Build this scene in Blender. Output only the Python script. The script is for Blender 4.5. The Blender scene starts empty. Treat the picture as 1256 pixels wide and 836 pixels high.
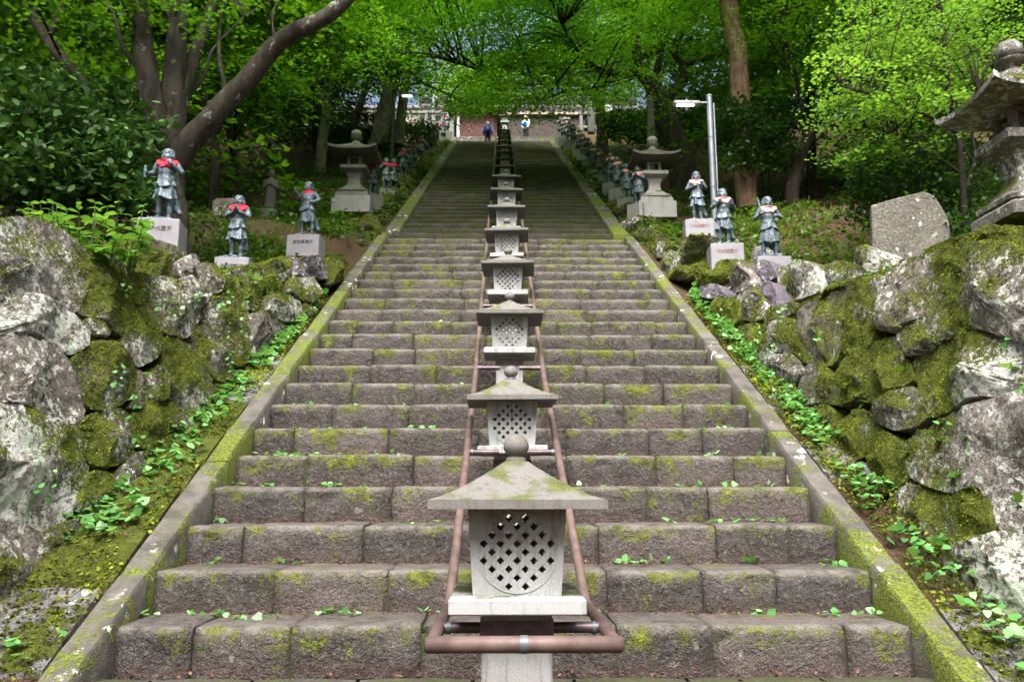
import bpy, bmesh, math, random
import numpy as np
from mathutils import Vector

sc = bpy.context.scene
random.seed(7)
RNG = np.random.default_rng(7)

# ------------------------------------------------------------------ camera, world, sun, exposure
T, H = .52, .279                      # tread depth and riser height of the stone steps
D0 = 10.05 * T                        # distance of the first riser
EYE = H + 1.637 * T                   # camera height above the paved foot of the stairs
PITCH, YAW = math.atan(.177), math.atan(.014)
cam = bpy.data.cameras.new('camera'); cam_o = bpy.data.objects.new('camera', cam)
sc.collection.objects.link(cam_o); sc.camera = cam_o
cam.lens = 28.66; cam.sensor_width = 36; cam.clip_start = .05; cam.clip_end = 2000
cam_o.location = (0, 0, EYE); cam_o.rotation_euler = (math.pi / 2 + PITCH, 0, -YAW)

SUN_EL, SUN_AZ = 58, 184              # degrees; behind the camera, a little to the left
w = bpy.data.worlds.new('World'); sc.world = w; w.use_nodes = True
nt = w.node_tree; bg = nt.nodes['Background']
sky = nt.nodes.new('ShaderNodeTexSky'); sky.sky_type = 'NISHITA'; sky.sun_disc = False
sky.sun_elevation = math.radians(SUN_EL); sky.sun_rotation = math.radians(SUN_AZ)
sky.air_density = .8; sky.dust_density = 10.0; sky.ozone_density = .6
nt.links.new(sky.outputs[0], bg.inputs[0]); bg.inputs[1].default_value = .07
sun = bpy.data.lights.new('sun', 'SUN'); sun.energy = 1.5; sun.angle = math.radians(40); sun.color = (1, .99, .97)
sun_o = bpy.data.objects.new('sun', sun); sc.collection.objects.link(sun_o)
_a, _e = math.radians(SUN_AZ), math.radians(SUN_EL)
sun_dir = Vector((math.sin(_a) * math.cos(_e), math.cos(_a) * math.cos(_e), math.sin(_e)))
sun_o.rotation_euler = sun_dir.to_track_quat('Z', 'Y').to_euler()
sc.view_settings.view_transform = 'Standard'; sc.view_settings.look = 'None'
sc.view_settings.exposure = 2.35; sc.view_settings.gamma = 1
sc.render.engine = 'CYCLES'
sc.cycles.max_bounces = 6; sc.cycles.diffuse_bounces = 3; sc.cycles.glossy_bounces = 2
sc.cycles.transmission_bounces = 4; sc.cycles.transparent_max_bounces = 4
sc.cycles.use_denoising = True; sc.cycles.use_adaptive_sampling = True; sc.cycles.adaptive_threshold = .025
sc.cycles.caustics_reflective = False; sc.cycles.caustics_refractive = False

# ------------------------------------------------------------------ survey: read a sight line at a known distance
_cp, _sp, _cy, _sy = math.cos(PITCH), math.sin(PITCH), math.cos(YAW), math.sin(YAW)
_R = np.array([_cy, -_sy, 0.]); _F = np.array([_sy * _cp, _cy * _cp, _sp]); _U = np.array([-_sy * _sp, -_cy * _sp, _cp])
_C = np.array([0, 0, EYE])
def ray(x, y): return _F + (x - 628) / 1000 * _R + (418 - y) / 1000 * _U
def at(x, y, Y):
    r = ray(x, y); return _C + r * (Y / r[1])
def on_plane(x, y, A, n):
    r = ray(x, y); return _C + r * (((A - _C) @ n) / (r @ n))
def S(y): return H + (y - D0) * H / T                     # nosing line of the stairs

# ------------------------------------------------------------------ helpers
COL = sc.collection
def tag(o, label=None, cat=None, group=None, kind=None):
    if label: o['label'] = label
    if cat: o['category'] = cat
    if group: o['group'] = group
    if kind: o['kind'] = kind
    return o
def empty(name, loc=(0, 0, 0), rz=0, parent=None):
    o = bpy.data.objects.new(name, None); COL.objects.link(o)
    o.location = loc; o.rotation_euler = (0, 0, rz); o.empty_display_size = .1
    if parent: o.parent = parent
    return o
def link(name, me, mat, parent=None, loc=None, smooth=True):
    o = bpy.data.objects.new(name, me); COL.objects.link(o)
    if mat and not me.materials: me.materials.append(mat)
    if parent: o.parent = parent
    if loc is not None: o.location = loc
    return o
def copy_tree(o, parent=None):
    c = o.copy(); COL.objects.link(c); c.parent = parent
    for ch in o.children: copy_tree(ch, c)
    return c
def npmesh(name, V, F, smooth=False):
    """V (n,3) array, F (m,k) array of equal sized faces"""
    V = np.asarray(V, np.float32); F = np.asarray(F, np.int32)
    me = bpy.data.meshes.new(name)
    m, k = F.shape
    me.vertices.add(len(V)); me.vertices.foreach_set('co', V.ravel())
    me.loops.add(m * k); me.loops.foreach_set('vertex_index', F.ravel())
    me.polygons.add(m); me.polygons.foreach_set('loop_start', np.arange(0, m * k, k, dtype=np.int32))
    me.update(calc_edges=True)
    if smooth: me.polygons.foreach_set('use_smooth', np.ones(m, bool))
    return me
class MB:
    """collects shapes into one mesh"""
    def __init__(s): s.v = []; s.f = []
    def add(s, V, F):
        b = len(s.v); s.v += [tuple(map(float, p)) for p in V]; s.f += [tuple(int(i) + b for i in f) for f in F]; return s
    def box(s, c, d, taper=1.0, bevel=0):
        x, y, z = c; a, b, h = d[0] / 2, d[1] / 2, d[2] / 2
        if not bevel:
            V = [(x + i * a * (1 if k < 0 else taper), y + j * b * (1 if k < 0 else taper), z + k * h) for k in (-1, 1) for i, j in ((-1, -1), (1, -1), (1, 1), (-1, 1))]
            return s.add(V, [(3, 2, 1, 0), (4, 5, 6, 7), (0, 1, 5, 4), (1, 2, 6, 5), (2, 3, 7, 6), (3, 0, 4, 7)])
        e = bevel
        lv = [(-h, -e), (-h + e, 0), (h - e, 0), (h, -e)]
        return s.loft4([(x, y, z + zz, a + o, b + o, e) for zz, o in lv])
    def loft4(s, levels):
        """levels: x,y,z,halfx,halfy,corner chamfer"""
        V = []
        for x, y, z, a, b, e in levels:
            e = min(e, a * .9, b * .9)
            V += [(x - a + e, y - b, z), (x + a - e, y - b, z), (x + a, y - b + e, z), (x + a, y + b - e, z), (x + a - e, y + b, z), (x - a + e, y + b, z), (x - a, y + b - e, z), (x - a, y - b + e, z)]
        n = len(levels); F = [tuple(range(7, -1, -1)), tuple(range(8 * (n - 1), 8 * n))]
        for i in range(n - 1):
            for j in range(8): F.append((i * 8 + j, i * 8 + (j + 1) % 8, (i + 1) * 8 + (j + 1) % 8, (i + 1) * 8 + j))
        return s.add(V, F)
    def lathe(s, prof, n=24, c=(0, 0, 0), rot=0):
        V = []
        for r, z in prof:
            V += [(c[0] + r * math.cos(rot + 2 * math.pi * i / n), c[1] + r * math.sin(rot + 2 * math.pi * i / n), c[2] + z) for i in range(n)]
        m = len(prof); F = [tuple(range(n - 1, -1, -1)), tuple(range(n * (m - 1), n * m))]
        for i in range(m - 1):
            for j in range(n): F.append((i * n + j, i * n + (j + 1) % n, (i + 1) * n + (j + 1) % n, (i + 1) * n + j))
        return s.add(V, F)
    def tube(s, pts, rad, n=10, wob=0, seed=0):
        P = np.asarray(pts, float); m = len(P)
        R = np.broadcast_to(np.asarray(rad, float), (m,))
        t = np.gradient(P, axis=0); t /= np.linalg.norm(t, axis=1)[:, None] + 1e-9
        ref = np.array([0, 0, 1.]) if abs(t[0][2]) < .9 else np.array([1., 0, 0])
        V = []
        u = np.cross(t[0], ref); u /= np.linalg.norm(u)
        for i in range(m):
            u = u - t[i] * (u @ t[i]); u /= np.linalg.norm(u); v = np.cross(t[i], u)
            for j in range(n):
                a = 2 * math.pi * j / n
                rr = R[i] * (1 + (wob * math.sin(3 * a + i * .9 + seed) if wob else 0))
                V.append(P[i] + rr * (math.cos(a) * u + math.sin(a) * v))
        F = [tuple(range(n)), tuple(range(n * m - 1, n * (m - 1) - 1, -1))]
        for i in range(m - 1):
            for j in range(n): F.append((i * n + j, (i + 1) * n + j, (i + 1) * n + (j + 1) % n, i * n + (j + 1) % n))
        return s.add(V, F)
    def mesh(s, name, smooth=None):
        me = bpy.data.meshes.new(name); me.from_pydata(s.v, [], s.f); me.update()
        bm = bmesh.new(); bm.from_mesh(me); bmesh.ops.recalc_face_normals(bm, faces=bm.faces); bm.to_mesh(me); bm.free()
        if smooth is not None:
            me.shade_smooth()
            if smooth < 170: me.set_sharp_from_angle(angle=math.radians(smooth))
        return me
    def build(s, name, mat, parent=None, smooth=None, loc=None):
        return link(name, s.mesh(name, smooth), mat, parent, loc)

# vectorised value noise
_perm = np.random.default_rng(3).random((64, 64, 64)).astype(np.float32) * 2 - 1
def vnoise(P, octaves=1):
    P = np.asarray(P, float); out = np.zeros(P.shape[:-1]); amp = 1
    for o in range(octaves):
        q = P * (2 ** o) + 13.7 * o
        i = np.floor(q).astype(int); f = q - i; f = f * f * (3 - 2 * f)
        i0 = i % 64; i1 = (i + 1) % 64
        g = lambda a, b, c: _perm[a, b, c]
        x0, y0, z0 = i0[..., 0], i0[..., 1], i0[..., 2]; x1, y1, z1 = i1[..., 0], i1[..., 1], i1[..., 2]
        fx, fy, fz = f[..., 0], f[..., 1], f[..., 2]
        c00 = g(x0, y0, z0) * (1 - fx) + g(x1, y0, z0) * fx; c10 = g(x0, y1, z0) * (1 - fx) + g(x1, y1, z0) * fx
        c01 = g(x0, y0, z1) * (1 - fx) + g(x1, y0, z1) * fx; c11 = g(x0, y1, z1) * (1 - fx) + g(x1, y1, z1) * fx
        out += amp * ((c00 * (1 - fy) + c10 * fy) * (1 - fz) + (c01 * (1 - fy) + c11 * fy) * fz); amp *= .5
    return out
def smooth_line(pts, k=6):
    P = np.asarray(pts, float)
    if len(P) < 3: return np.array([P[0] + (P[-1] - P[0]) * t for t in np.linspace(0, 1, k + 1)])
    Q = np.vstack([2 * P[0] - P[1], P, 2 * P[-1] - P[-2]]); out = []
    for i in range(1, len(Q) - 2):
        for t in np.linspace(0, 1, k, endpoint=False):
            a, b, c, d = Q[i - 1], Q[i], Q[i + 1], Q[i + 2]
            out.append(.5 * (2 * b + (c - a) * t + (2 * a - 5 * b + 4 * c - d) * t * t + (3 * b - a - 3 * c + d) * t ** 3))
    out.append(P[-1]); return np.array(out)

# ------------------------------------------------------------------ materials
class NT:
    def __init__(s, name):
        s.m = bpy.data.materials.new(name); s.m.use_nodes = True; s.t = s.m.node_tree
        s.b = s.t.nodes['Principled BSDF']; s.out = s.t.nodes['Material Output']
        s.geo = s.n('ShaderNodeNewGeometry'); s.b.inputs['Specular IOR Level'].default_value = .3
        s.oi = s.n('ShaderNodeObjectInfo')
        s.tc = s.n('ShaderNodeTexCoord')
        s.pos = s.geo.outputs['Position']
    def n(s, typ, **kw):
        nd = s.t.nodes.new(typ)
        for k, v in kw.items(): setattr(nd, k, v)
        return nd
    def l(s, a, b): s.t.links.new(a, b)
    def put(s, inp, v):
        if isinstance(v, (int, float)): inp.default_value = v
        elif isinstance(v, tuple): inp.default_value = (*v, 1) if len(v) == 3 and len(inp.default_value) == 4 else v
        else: s.l(v, inp)
    def noise(s, scale, detail=4, rough=.55, vec=None, dist=0):
        nd = s.n('ShaderNodeTexNoise'); s.l(vec or s.pos, nd.inputs['Vector'])
        nd.inputs['Scale'].default_value = scale; nd.inputs['Detail'].default_value = detail; nd.inputs['Roughness'].default_value = rough; nd.inputs['Distortion'].default_value = dist
        return nd.outputs['Fac']
    def voro(s, scale, feature='F1', vec=None, out='Distance'):
        nd = s.n('ShaderNodeTexVoronoi', feature=feature); s.l(vec or s.pos, nd.inputs['Vector']); nd.inputs['Scale'].default_value = scale
        return nd.outputs[out]
    def math(s, op, a, b=0.0, clamp=False):
        nd = s.n('ShaderNodeMath', operation=op, use_clamp=clamp); s.put(nd.inputs[0], a); s.put(nd.inputs[1], b); return nd.outputs[0]
    def ramp(s, f, lo, hi, a=0.0, b=1.0):
        nd = s.n('ShaderNodeMapRange'); s.put(nd.inputs[0], f); nd.interpolation_type = 'SMOOTHSTEP'
        for i, v in enumerate((lo, hi, a, b)): nd.inputs[i + 1].default_value = v
        return nd.outputs[0]
    def mix(s, f, a, b, mode='MIX'):
        nd = s.n('ShaderNodeMix', data_type='RGBA', blend_type=mode); s.put(nd.inputs[0], f); s.put(nd.inputs[6], a); s.put(nd.inputs[7], b); return nd.outputs[2]
    def up(s):
        nd = s.n('ShaderNodeSeparateXYZ'); s.l(s.geo.outputs['Normal'], nd.inputs[0]); return nd.outputs[2]
    def attr(s, name, out='Fac'):
        nd = s.n('ShaderNodeAttribute', attribute_name=name); return nd.outputs[out]
    def bump(s, h, strength=.5, dist=.02):
        nd = s.n('ShaderNodeBump'); s.put(nd.inputs['Height'], h); nd.inputs['Strength'].default_value = strength; nd.inputs['Distance'].default_value = dist
        s.l(nd.outputs[0], s.b.inputs['Normal'])
    def done(s, col, rough=.85):
        s.put(s.b.inputs['Base Color'], col); s.put(s.b.inputs['Roughness'], rough); return s.m

def moss_col(k, bright=1.0):
    f = k.noise(9, 5, .65); g = k.noise(110, 3, .7)
    f = k.math('ADD', k.math('MULTIPLY', f, .45), k.math('MULTIPLY', g, .55))
    a = k.mix(k.ramp(f, .36, .52), (.03, .038, .006), (.105 * bright, .13 * bright, .012))
    return k.mix(k.ramp(f, .5, .66), a, (.24 * bright, .3 * bright, .026))
def m_rock(name, moss=0.0, lichen=0.0, base=(.2, .185, .17), dark=(.075, .068, .065), upw=.3, purple=0.0, attr=False):
    k = NT(name)
    rnd = k.oi.outputs['Random']
    n1 = k.noise(2.2, 7, .65); n2 = k.noise(28, 4, .7); n3 = k.noise(140, 2, .5)
    col = k.mix(k.ramp(n1, .3, .7), dark, base)
    col = k.mix(k.math('MULTIPLY', k.ramp(n2, .35, .75), .7), col, tuple(min(1, c * 1.9) for c in base))
    col = k.mix(k.math('MULTIPLY', k.ramp(n3, .45, .65), .35), col, tuple(c * .4 for c in dark))
    if purple: col = k.mix(purple, col, (.14, .12, .16))
    # pale crusty lichen in patches and round spots
    ln = k.noise(3.0, 9, .72, dist=.4); lf = k.noise(22, 4, .7)
    lm = k.math('ADD', k.math('MULTIPLY', ln, .55), k.math('ADD', k.math('MULTIPLY', lf, .3), k.math('MULTIPLY', k.noise(80, 3, .7), .15)))
    lm = k.math('ADD', lm, k.math('MULTIPLY', k.math('SUBTRACT', rnd, .5), .12))
    vc = k.n('ShaderNodeTexVoronoi'); k.l(k.mix(.05, k.pos, k.noise(25, 3)), vc.inputs['Vector']); vc.inputs['Scale'].default_value = 26
    vr = k.n('ShaderNodeSeparateColor'); k.l(vc.outputs['Color'], vr.inputs[0])
    lm = k.math('ADD', lm, k.math('MULTIPLY', k.math('SUBTRACT', vr.outputs[0], .5), .16))
    lmask = k.ramp(lm, .61 - lichen * .16, .64 - lichen * .16)
    col = k.mix(k.math('MULTIPLY', k.ramp(k.noise(70, 3, .7), .55, .62), .75), col, tuple(c * .35 for c in dark))
    vs = k.n('ShaderNodeTexVoronoi'); k.l(k.mix(.06, k.pos, k.noise(12, 3)) , vs.inputs['Vector']); vs.inputs['Scale'].default_value = 9
    spot = k.math('MULTIPLY', k.ramp(vs.outputs['Distance'], .30, .24), k.ramp(k.noise(2.4, 2), .50 - lichen * .08, .56 - lichen * .08))
    lcol = k.mix(k.noise(45, 4, .75), (.26, .28, .25), (.78, .8, .76)); lcol = k.mix(k.ramp(k.noise(4.5, 3), .5, .62), lcol, (.42, .5, .40))
    col = k.mix(k.math('MULTIPLY', k.math('MAXIMUM', lmask, spot), k.ramp(n2, .3, .5, .35, 1)), col, lcol)
    mn = k.math('ADD', k.noise(1.6, 6, .62), k.math('MULTIPLY', k.math('SUBTRACT', k.noise(14, 4, .7), .5), .45))
    mn = k.math('ADD', mn, k.math('MULTIPLY', k.up(), upw * .5)); mn = k.math('ADD', mn, k.math('MULTIPLY', k.math('SUBTRACT', rnd, .5), .14))
    if attr:                                  # moss cushions follow the stone's own patches, broken up finely
        mn = k.math('ADD', k.math('MULTIPLY', k.attr('moss'), .28), k.math('ADD', k.math('MULTIPLY', k.noise(30, 4, .7), .5), k.math('MULTIPLY', k.noise(110, 2, .6), .3)))
        mn = k.math('ADD', mn, .10)
    mm = k.ramp(mn, .64 - moss * .25, .70 - moss * .25)
    col = k.mix(mm, col, moss_col(k))
    hgt = k.math('ADD', k.math('MULTIPLY', n2, .6), k.math('MULTIPLY', n3, .3)); hgt = k.math('ADD', hgt, k.math('MULTIPLY', mm, k.math('MULTIPLY', k.noise(90, 3, .7), 1.3)))
    hgt = k.math('ADD', hgt, k.math('MULTIPLY', n1, 1.5))
    k.bump(hgt, 1.0, .045)
    return k.done(col, .92)
def m_simple(name, col, rough=.6, metal=0, var=.25, scale=8, bump=0.0, spec=.3):
    k = NT(name); n = k.noise(scale, 5, .6)
    c = k.mix(k.ramp(n, .3, .7), tuple(x * (1 - var) for x in col), tuple(min(1, x * (1 + var)) for x in col))
    k.b.inputs['Metallic'].default_value = metal; k.b.inputs['Specular IOR Level'].default_value = spec
    if bump: k.bump(k.noise(scale * 6, 4), bump, .01)
    return k.done(c, rough)
def m_granite(name, base=(.42, .42, .42), stain=0.0, moss=0.0, red=False):
    k = NT(name)
    n = k.noise(320, 2, .6); n2 = k.noise(5, 5, .6)
    c = k.mix(k.ramp(n, .34, .66), tuple(x * .74 for x in base), tuple(min(1, x * 1.2) for x in base))
    c = k.mix(k.math('MULTIPLY', k.ramp(n2, .45, .7), .45), c, tuple(x * .6 for x in base))
    if stain:
        st = k.n('ShaderNodeMapping'); k.l(k.pos, st.inputs[0]); st.inputs['Scale'].default_value = (14, 14, 1.6)
        sm = k.ramp(k.noise(1.6, 5, .7, vec=st.outputs[0]), .5, .66)
        c = k.mix(k.math('MULTIPLY', sm, stain), c, (.06, .058, .05))
    if moss:
        mm = k.ramp(k.math('ADD', k.noise(5, 6, .65), k.math('MULTIPLY', k.up(), .16)), .66 - moss * .2, .76 - moss * .2)
        c = k.mix(k.math('MULTIPLY', mm, .85), c, moss_col(k, .7))
    if red:
        tco = k.tc.outputs['Object']
        gr = k.n('ShaderNodeMapping'); k.l(tco, gr.inputs[0]); gr.inputs['Scale'].default_value = (26, 1, 26)
        cell = k.n('ShaderNodeTexVoronoi'); k.l(gr.outputs[0], cell.inputs['Vector']); cell.inputs['Scale'].default_value = 1; cell.inputs['Randomness'].default_value = .25
        stroke = k.ramp(k.noise(95, 2, .6, vec=tco), .5, .56)
        nm = k.n('ShaderNodeSeparateXYZ'); k.l(k.geo.outputs['Normal'], nm.inputs[0])
        front = k.ramp(nm.outputs[1], -.5, -.8)
        c = k.mix(k.math('MULTIPLY', k.math('MULTIPLY', stroke, k.ramp(cell.outputs['Distance'], .42, .3)), k.math('MULTIPLY', front, .75)), c, (.42, .06, .07))
    k.bump(k.math('ADD', n, k.math('MULTIPLY', n2, 2)), .35, .006)
    return k.done(c, .72)
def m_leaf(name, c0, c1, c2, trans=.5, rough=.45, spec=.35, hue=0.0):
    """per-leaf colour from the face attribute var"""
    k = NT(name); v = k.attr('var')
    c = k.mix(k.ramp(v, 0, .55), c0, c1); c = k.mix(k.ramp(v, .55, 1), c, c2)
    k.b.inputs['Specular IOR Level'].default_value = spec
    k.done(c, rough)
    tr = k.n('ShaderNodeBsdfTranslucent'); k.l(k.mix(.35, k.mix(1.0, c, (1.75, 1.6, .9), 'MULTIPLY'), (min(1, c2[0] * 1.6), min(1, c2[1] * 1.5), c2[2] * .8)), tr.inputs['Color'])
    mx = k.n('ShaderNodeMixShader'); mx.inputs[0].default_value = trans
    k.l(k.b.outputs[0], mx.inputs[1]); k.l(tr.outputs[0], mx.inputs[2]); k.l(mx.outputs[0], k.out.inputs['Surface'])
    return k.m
def m_bark(name, a, b, lichen=.2, scale=6):
    k = NT(name); mp = k.n('ShaderNodeMapping'); k.l(k.pos, mp.inputs[0]); mp.inputs['Scale'].default_value = (scale, scale, scale * .25)
    n = k.noise(1.5, 6, .65, vec=mp.outputs[0]); c = k.mix(k.ramp(n, .32, .68), a, b)
    lm = k.ramp(k.noise(5, 7, .7), .62 - lichen * .15, .68 - lichen * .15)
    c = k.mix(k.math('MULTIPLY', lm, .8), c, (.26, .28, .24))
    mm = k.ramp(k.noise(2.5, 5, .6), .6, .72); c = k.mix(k.math('MULTIPLY', mm, .5), c, (.05, .065, .015))
    k.bump(k.math('ADD', n, k.noise(60, 3)), .7, .03); return k.done(c, .9)

M = {}
M['rock'] = m_rock('wall rock', .42, .5, base=(.2, .18, .16), dark=(.06, .052, .048), attr=True)
M['rock_pale'] = m_rock('pale lichen rock', .34, .8, base=(.27, .25, .235), dark=(.08, .07, .065), attr=True)
M['rock_moss'] = m_rock('mossy rock', .8, .4, dark=(.05, .045, .04), attr=True)
M['rock_bank'] = m_rock('bank rock', .68, .2, base=(.14, .13, .12), dark=(.045, .042, .04), attr=True)
M['rock_purple'] = m_rock('purple grey rock', -.2, .1, base=(.16, .145, .17), dark=(.06, .055, .068), purple=.4)
M['moss'] = m_rock('moss cushion', 1.6, 0)
M['stele'] = m_rock('stele stone', -.1, .25, base=(.2, .19, .165), dark=(.11, .105, .09), upw=.1)
M['oldstone'] = m_rock('old lantern stone', .0, .2, base=(.2, .19, .175), dark=(.1, .094, .088), upw=.35)
M['midstone'] = m_granite('weathered lantern granite', (.19, .195, .18), stain=.5, moss=.25)
M['paver'] = m_rock('flat paving stone', .1, .1, base=(.16, .155, .16), dark=(.08, .077, .08))
def m_step():
    k = NT('step stone'); z = k.n('ShaderNodeSeparateColor'); k.l(k.attr('zone', 'Color'), z.inputs[0])
    nose, band, foot = z.outputs[0], z.outputs[1], z.outputs[2]; rnd = k.oi.outputs['Random']
    n1 = k.noise(3.5, 6, .65); n2 = k.noise(34, 4, .7); n3 = k.noise(120, 2, .6)
    c = k.mix(k.ramp(n1, .3, .7), (.042, .038, .036), (.112, .102, .096))
    c = k.mix(k.ramp(rnd, .5, 1, 0, .95), c, k.mix(n1, (.1, .084, .08), (.19, .163, .155)))
    c = k.mix(k.ramp(rnd, .22, 0, 0, .6), c, (.07, .066, .064))
    c = k.mix(k.math('MULTIPLY', k.ramp(n2, .48, .7), .75), c, (.22, .208, .2))
    c = k.mix(k.math('MULTIPLY', k.ramp(n3, .47, .6), .7), c, (.032, .026, .023))
    wear = k.math('MULTIPLY', nose, k.ramp(k.noise(7, 5, .65), .3, .62)); c = k.mix(k.math('MULTIPLY', wear, .8), c, (.27, .255, .235))
    lm = k.ramp(k.noise(6, 7, .7), .64, .7); c = k.mix(k.math('MULTIPLY', lm, .55), c, (.36, .34, .31))
    lit = k.math('MULTIPLY', foot, k.ramp(k.noise(45, 4, .75), .46, .56)); c = k.mix(k.math('MULTIPLY', lit, .8), c, k.mix(k.noise(90, 2), (.04, .02, .016), (.12, .06, .05)))
    mn = k.math('ADD', k.noise(4.2, 6, .65), k.math('MULTIPLY', k.math('SUBTRACT', k.noise(45, 4, .75), .5), .7))
    mn = k.math('ADD', mn, k.math('MULTIPLY', band, .12)); mn = k.math('ADD', mn, k.math('MULTIPLY', k.math('SUBTRACT', rnd, .5), .06))
    mm = k.ramp(mn, .62, .69); c = k.mix(k.math('MULTIPLY', mm, .9), c, moss_col(k, 1.1))
    k.bump(k.math('ADD', k.math('ADD', k.math('MULTIPLY', k.noise(11, 5, .7), 2.2), n2), k.math('MULTIPLY', n3, .5)), 1.0, .035)
    return k.done(c, .88)
M['step'] = m_step()
def m_upper():  # tones darkened to stand in for the canopy's shade on the far flight
    k = NT('mossy step stone in painted shade'); n1 = k.noise(3, 6, .65); n2 = k.noise(30, 4, .7)
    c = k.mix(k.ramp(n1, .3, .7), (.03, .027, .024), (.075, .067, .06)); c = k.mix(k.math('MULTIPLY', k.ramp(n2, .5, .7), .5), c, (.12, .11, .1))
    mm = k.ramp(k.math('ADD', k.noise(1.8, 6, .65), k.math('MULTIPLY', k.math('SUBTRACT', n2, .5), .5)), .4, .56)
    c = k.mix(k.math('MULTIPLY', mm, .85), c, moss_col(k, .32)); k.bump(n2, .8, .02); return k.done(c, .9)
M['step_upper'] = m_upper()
def m_kerb(name, moss):
    k = NT(name); n1 = k.noise(4, 6, .6); n2 = k.noise(50, 3, .7)
    c = k.mix(k.ramp(n1, .3, .7), (.05, .047, .043), (.135, .127, .115)); c = k.mix(k.math('MULTIPLY', k.ramp(n2, .46, .66), .6), c, (.06, .054, .047))
    vs = k.n('ShaderNodeTexVoronoi'); k.l(k.mix(.16, k.pos, k.noise(14, 4, .7)), vs.inputs['Vector']); vs.inputs['Scale'].default_value = 8
    sp = k.math('MULTIPLY', k.ramp(k.math('ADD', vs.outputs['Distance'], k.math('MULTIPLY', k.noise(45, 3, .7), .3)), .48, .36), k.ramp(k.noise(1.7, 4, .6), .52, .6)); c = k.mix(sp, c, (.66, .66, .63))
    mn = k.math('ADD', k.noise(1.3, 6, .62), k.math('MULTIPLY', k.math('SUBTRACT', k.noise(20, 4, .7), .5), .4)); mm = k.ramp(mn, .6 - moss * .2, .68 - moss * .2)
    c = k.mix(k.math('MULTIPLY', mm, k.ramp(k.noise(60, 3, .7), .3, .5, .5, 1)), c, k.mix(k.ramp(k.noise(50, 4, .7), .35, .65), (.035, .046, .007), (.15, .195, .018)))
    k.bump(k.math('ADD', n2, k.math('MULTIPLY', mm, k.noise(90, 3))), .7, .015); return k.done(c, .88)
M['kerb'] = m_kerb('kerb stone', .3); M['kerb_moss'] = m_kerb('mossy kerb stone', .7)
def m_ground():
    k = NT('forest floor'); n1 = k.noise(1.2, 6, .6); n2 = k.noise(26, 5, .75); n3 = k.noise(70, 3, .7)
    c = k.mix(k.ramp(n2, .3, .7), (.03, .018, .011), (.13, .075, .045)); c = k.mix(k.math('MULTIPLY', k.ramp(n3, .52, .66), .6), c, (.24, .15, .09))
    mm = k.ramp(k.math('ADD', n1, k.math('MULTIPLY', k.math('SUBTRACT', n2, .5), .35)), .5, .62); c = k.mix(k.math('MULTIPLY', mm, .8), c, k.mix(n3, (.03, .045, .008), (.1, .13, .02)))
    k.bump(k.math('ADD', n2, n3), 1, .04); return k.done(c, .95)
M['ground'] = m_ground()
M['granite'] = m_granite('lantern granite', (.36, .375, .385), stain=.4, moss=.12)
M['granite_roof'] = m_granite('lantern roof granite', (.15, .145, .14), stain=.5, moss=.05)
M['roofstone'] = m_granite('dark weathered roof stone', (.13, .127, .118), stain=.4, moss=.3)
M['granite_mid'] = m_granite('grey lantern granite', (.33, .33, .32), stain=.35, moss=.1)
M['granite_ped'] = m_granite('pedestal granite', (.27, .27, .3), stain=.2)
M['granite_red'] = m_granite('inscribed granite', (.33, .33, .34), stain=.2, red=True)
M['bronze'] = None
def m_bronze():
    k = NT('patinated bronze'); n = k.noise(14, 6, .65); n2 = k.noise(70, 3, .6)
    c = k.mix(k.ramp(n, .35, .65), (.03, .045, .058), (.14, .19, .23)); c = k.mix(k.math('MULTIPLY', k.ramp(n2, .5, .7), .5), c, (.36, .43, .48))
    mp = k.n('ShaderNodeMapping'); k.l(k.pos, mp.inputs[0]); mp.inputs['Scale'].default_value = (30, 30, 4)
    c = k.mix(k.math('MULTIPLY', k.ramp(k.noise(1, 4, .6, vec=mp.outputs[0]), .52, .66), .55), c, (.02, .03, .036))
    k.b.inputs['Metallic'].default_value = .25; k.bump(n2, .3, .005); return k.done(c, .5)
M['bronze'] = m_bronze()
M['cloth_red'] = m_simple('red cloth', (.62, .03, .06), .85, var=.2, scale=20, bump=.2)
M['cloth_pale'] = m_simple('faded red cloth', (.68, .3, .3), .85, var=.3, scale=20, bump=.2)
M['copper'] = m_simple('weathered copper pipe', (.115, .078, .072), .6, metal=.2, var=.35, scale=9, spec=.5)
M['copper_dark'] = m_simple('dark copper band', (.1, .075, .085), .45, metal=.5, var=.4, scale=12)
M['collar'] = m_simple('blue grey weld collar', (.11, .13, .145), .5, metal=.4)
M['ink'] = m_simple('carved lettering', (.13, .12, .14), .9); M['ink_red'] = m_simple('red carved lettering', (.35, .05, .05), .9)
M['ink_pale'] = m_simple('faded red carved lettering', (.34, .2, .23), .9)
M['steel'] = m_simple('galvanised steel', (.2, .22, .25), .42, metal=.6, var=.12, scale=5)
M['darksteel'] = m_simple('dark painted steel', (.03, .035, .035), .5)
M['lamp_case'] = m_simple('lamp casing', (.22, .22, .23), .4)
def m_emit(name, col, st):
    k = NT(name); k.b.inputs['Emission Color'].default_value = (*col, 1); k.b.inputs['Emission Strength'].default_value = st; return k.done((.8, .8, .8), .4)
M['led'] = m_emit('lit lamp panel', (.9, .95, 1), 4)
M['bark'] = m_bark('grey brown bark', (.022, .019, .015), (.066, .057, .045), .1)
M['bark_dark'] = m_bark('dark bark', (.012, .009, .007), (.04, .03, .024), .0)
M['bark_pale'] = m_bark('pale lichen bark', (.09, .08, .068), (.24, .22, .19), .75)
M['bark_cedar'] = m_bark('red brown cedar bark', (.15, .085, .062), (.36, .235, .18), .1, 10)
M['twig'] = m_simple('dark twig', (.03, .023, .017), .9)
M['maple'] = m_leaf('maple leaf', (.024, .078, .007), (.058, .16, .01), (.12, .28, .018), .58)
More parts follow.
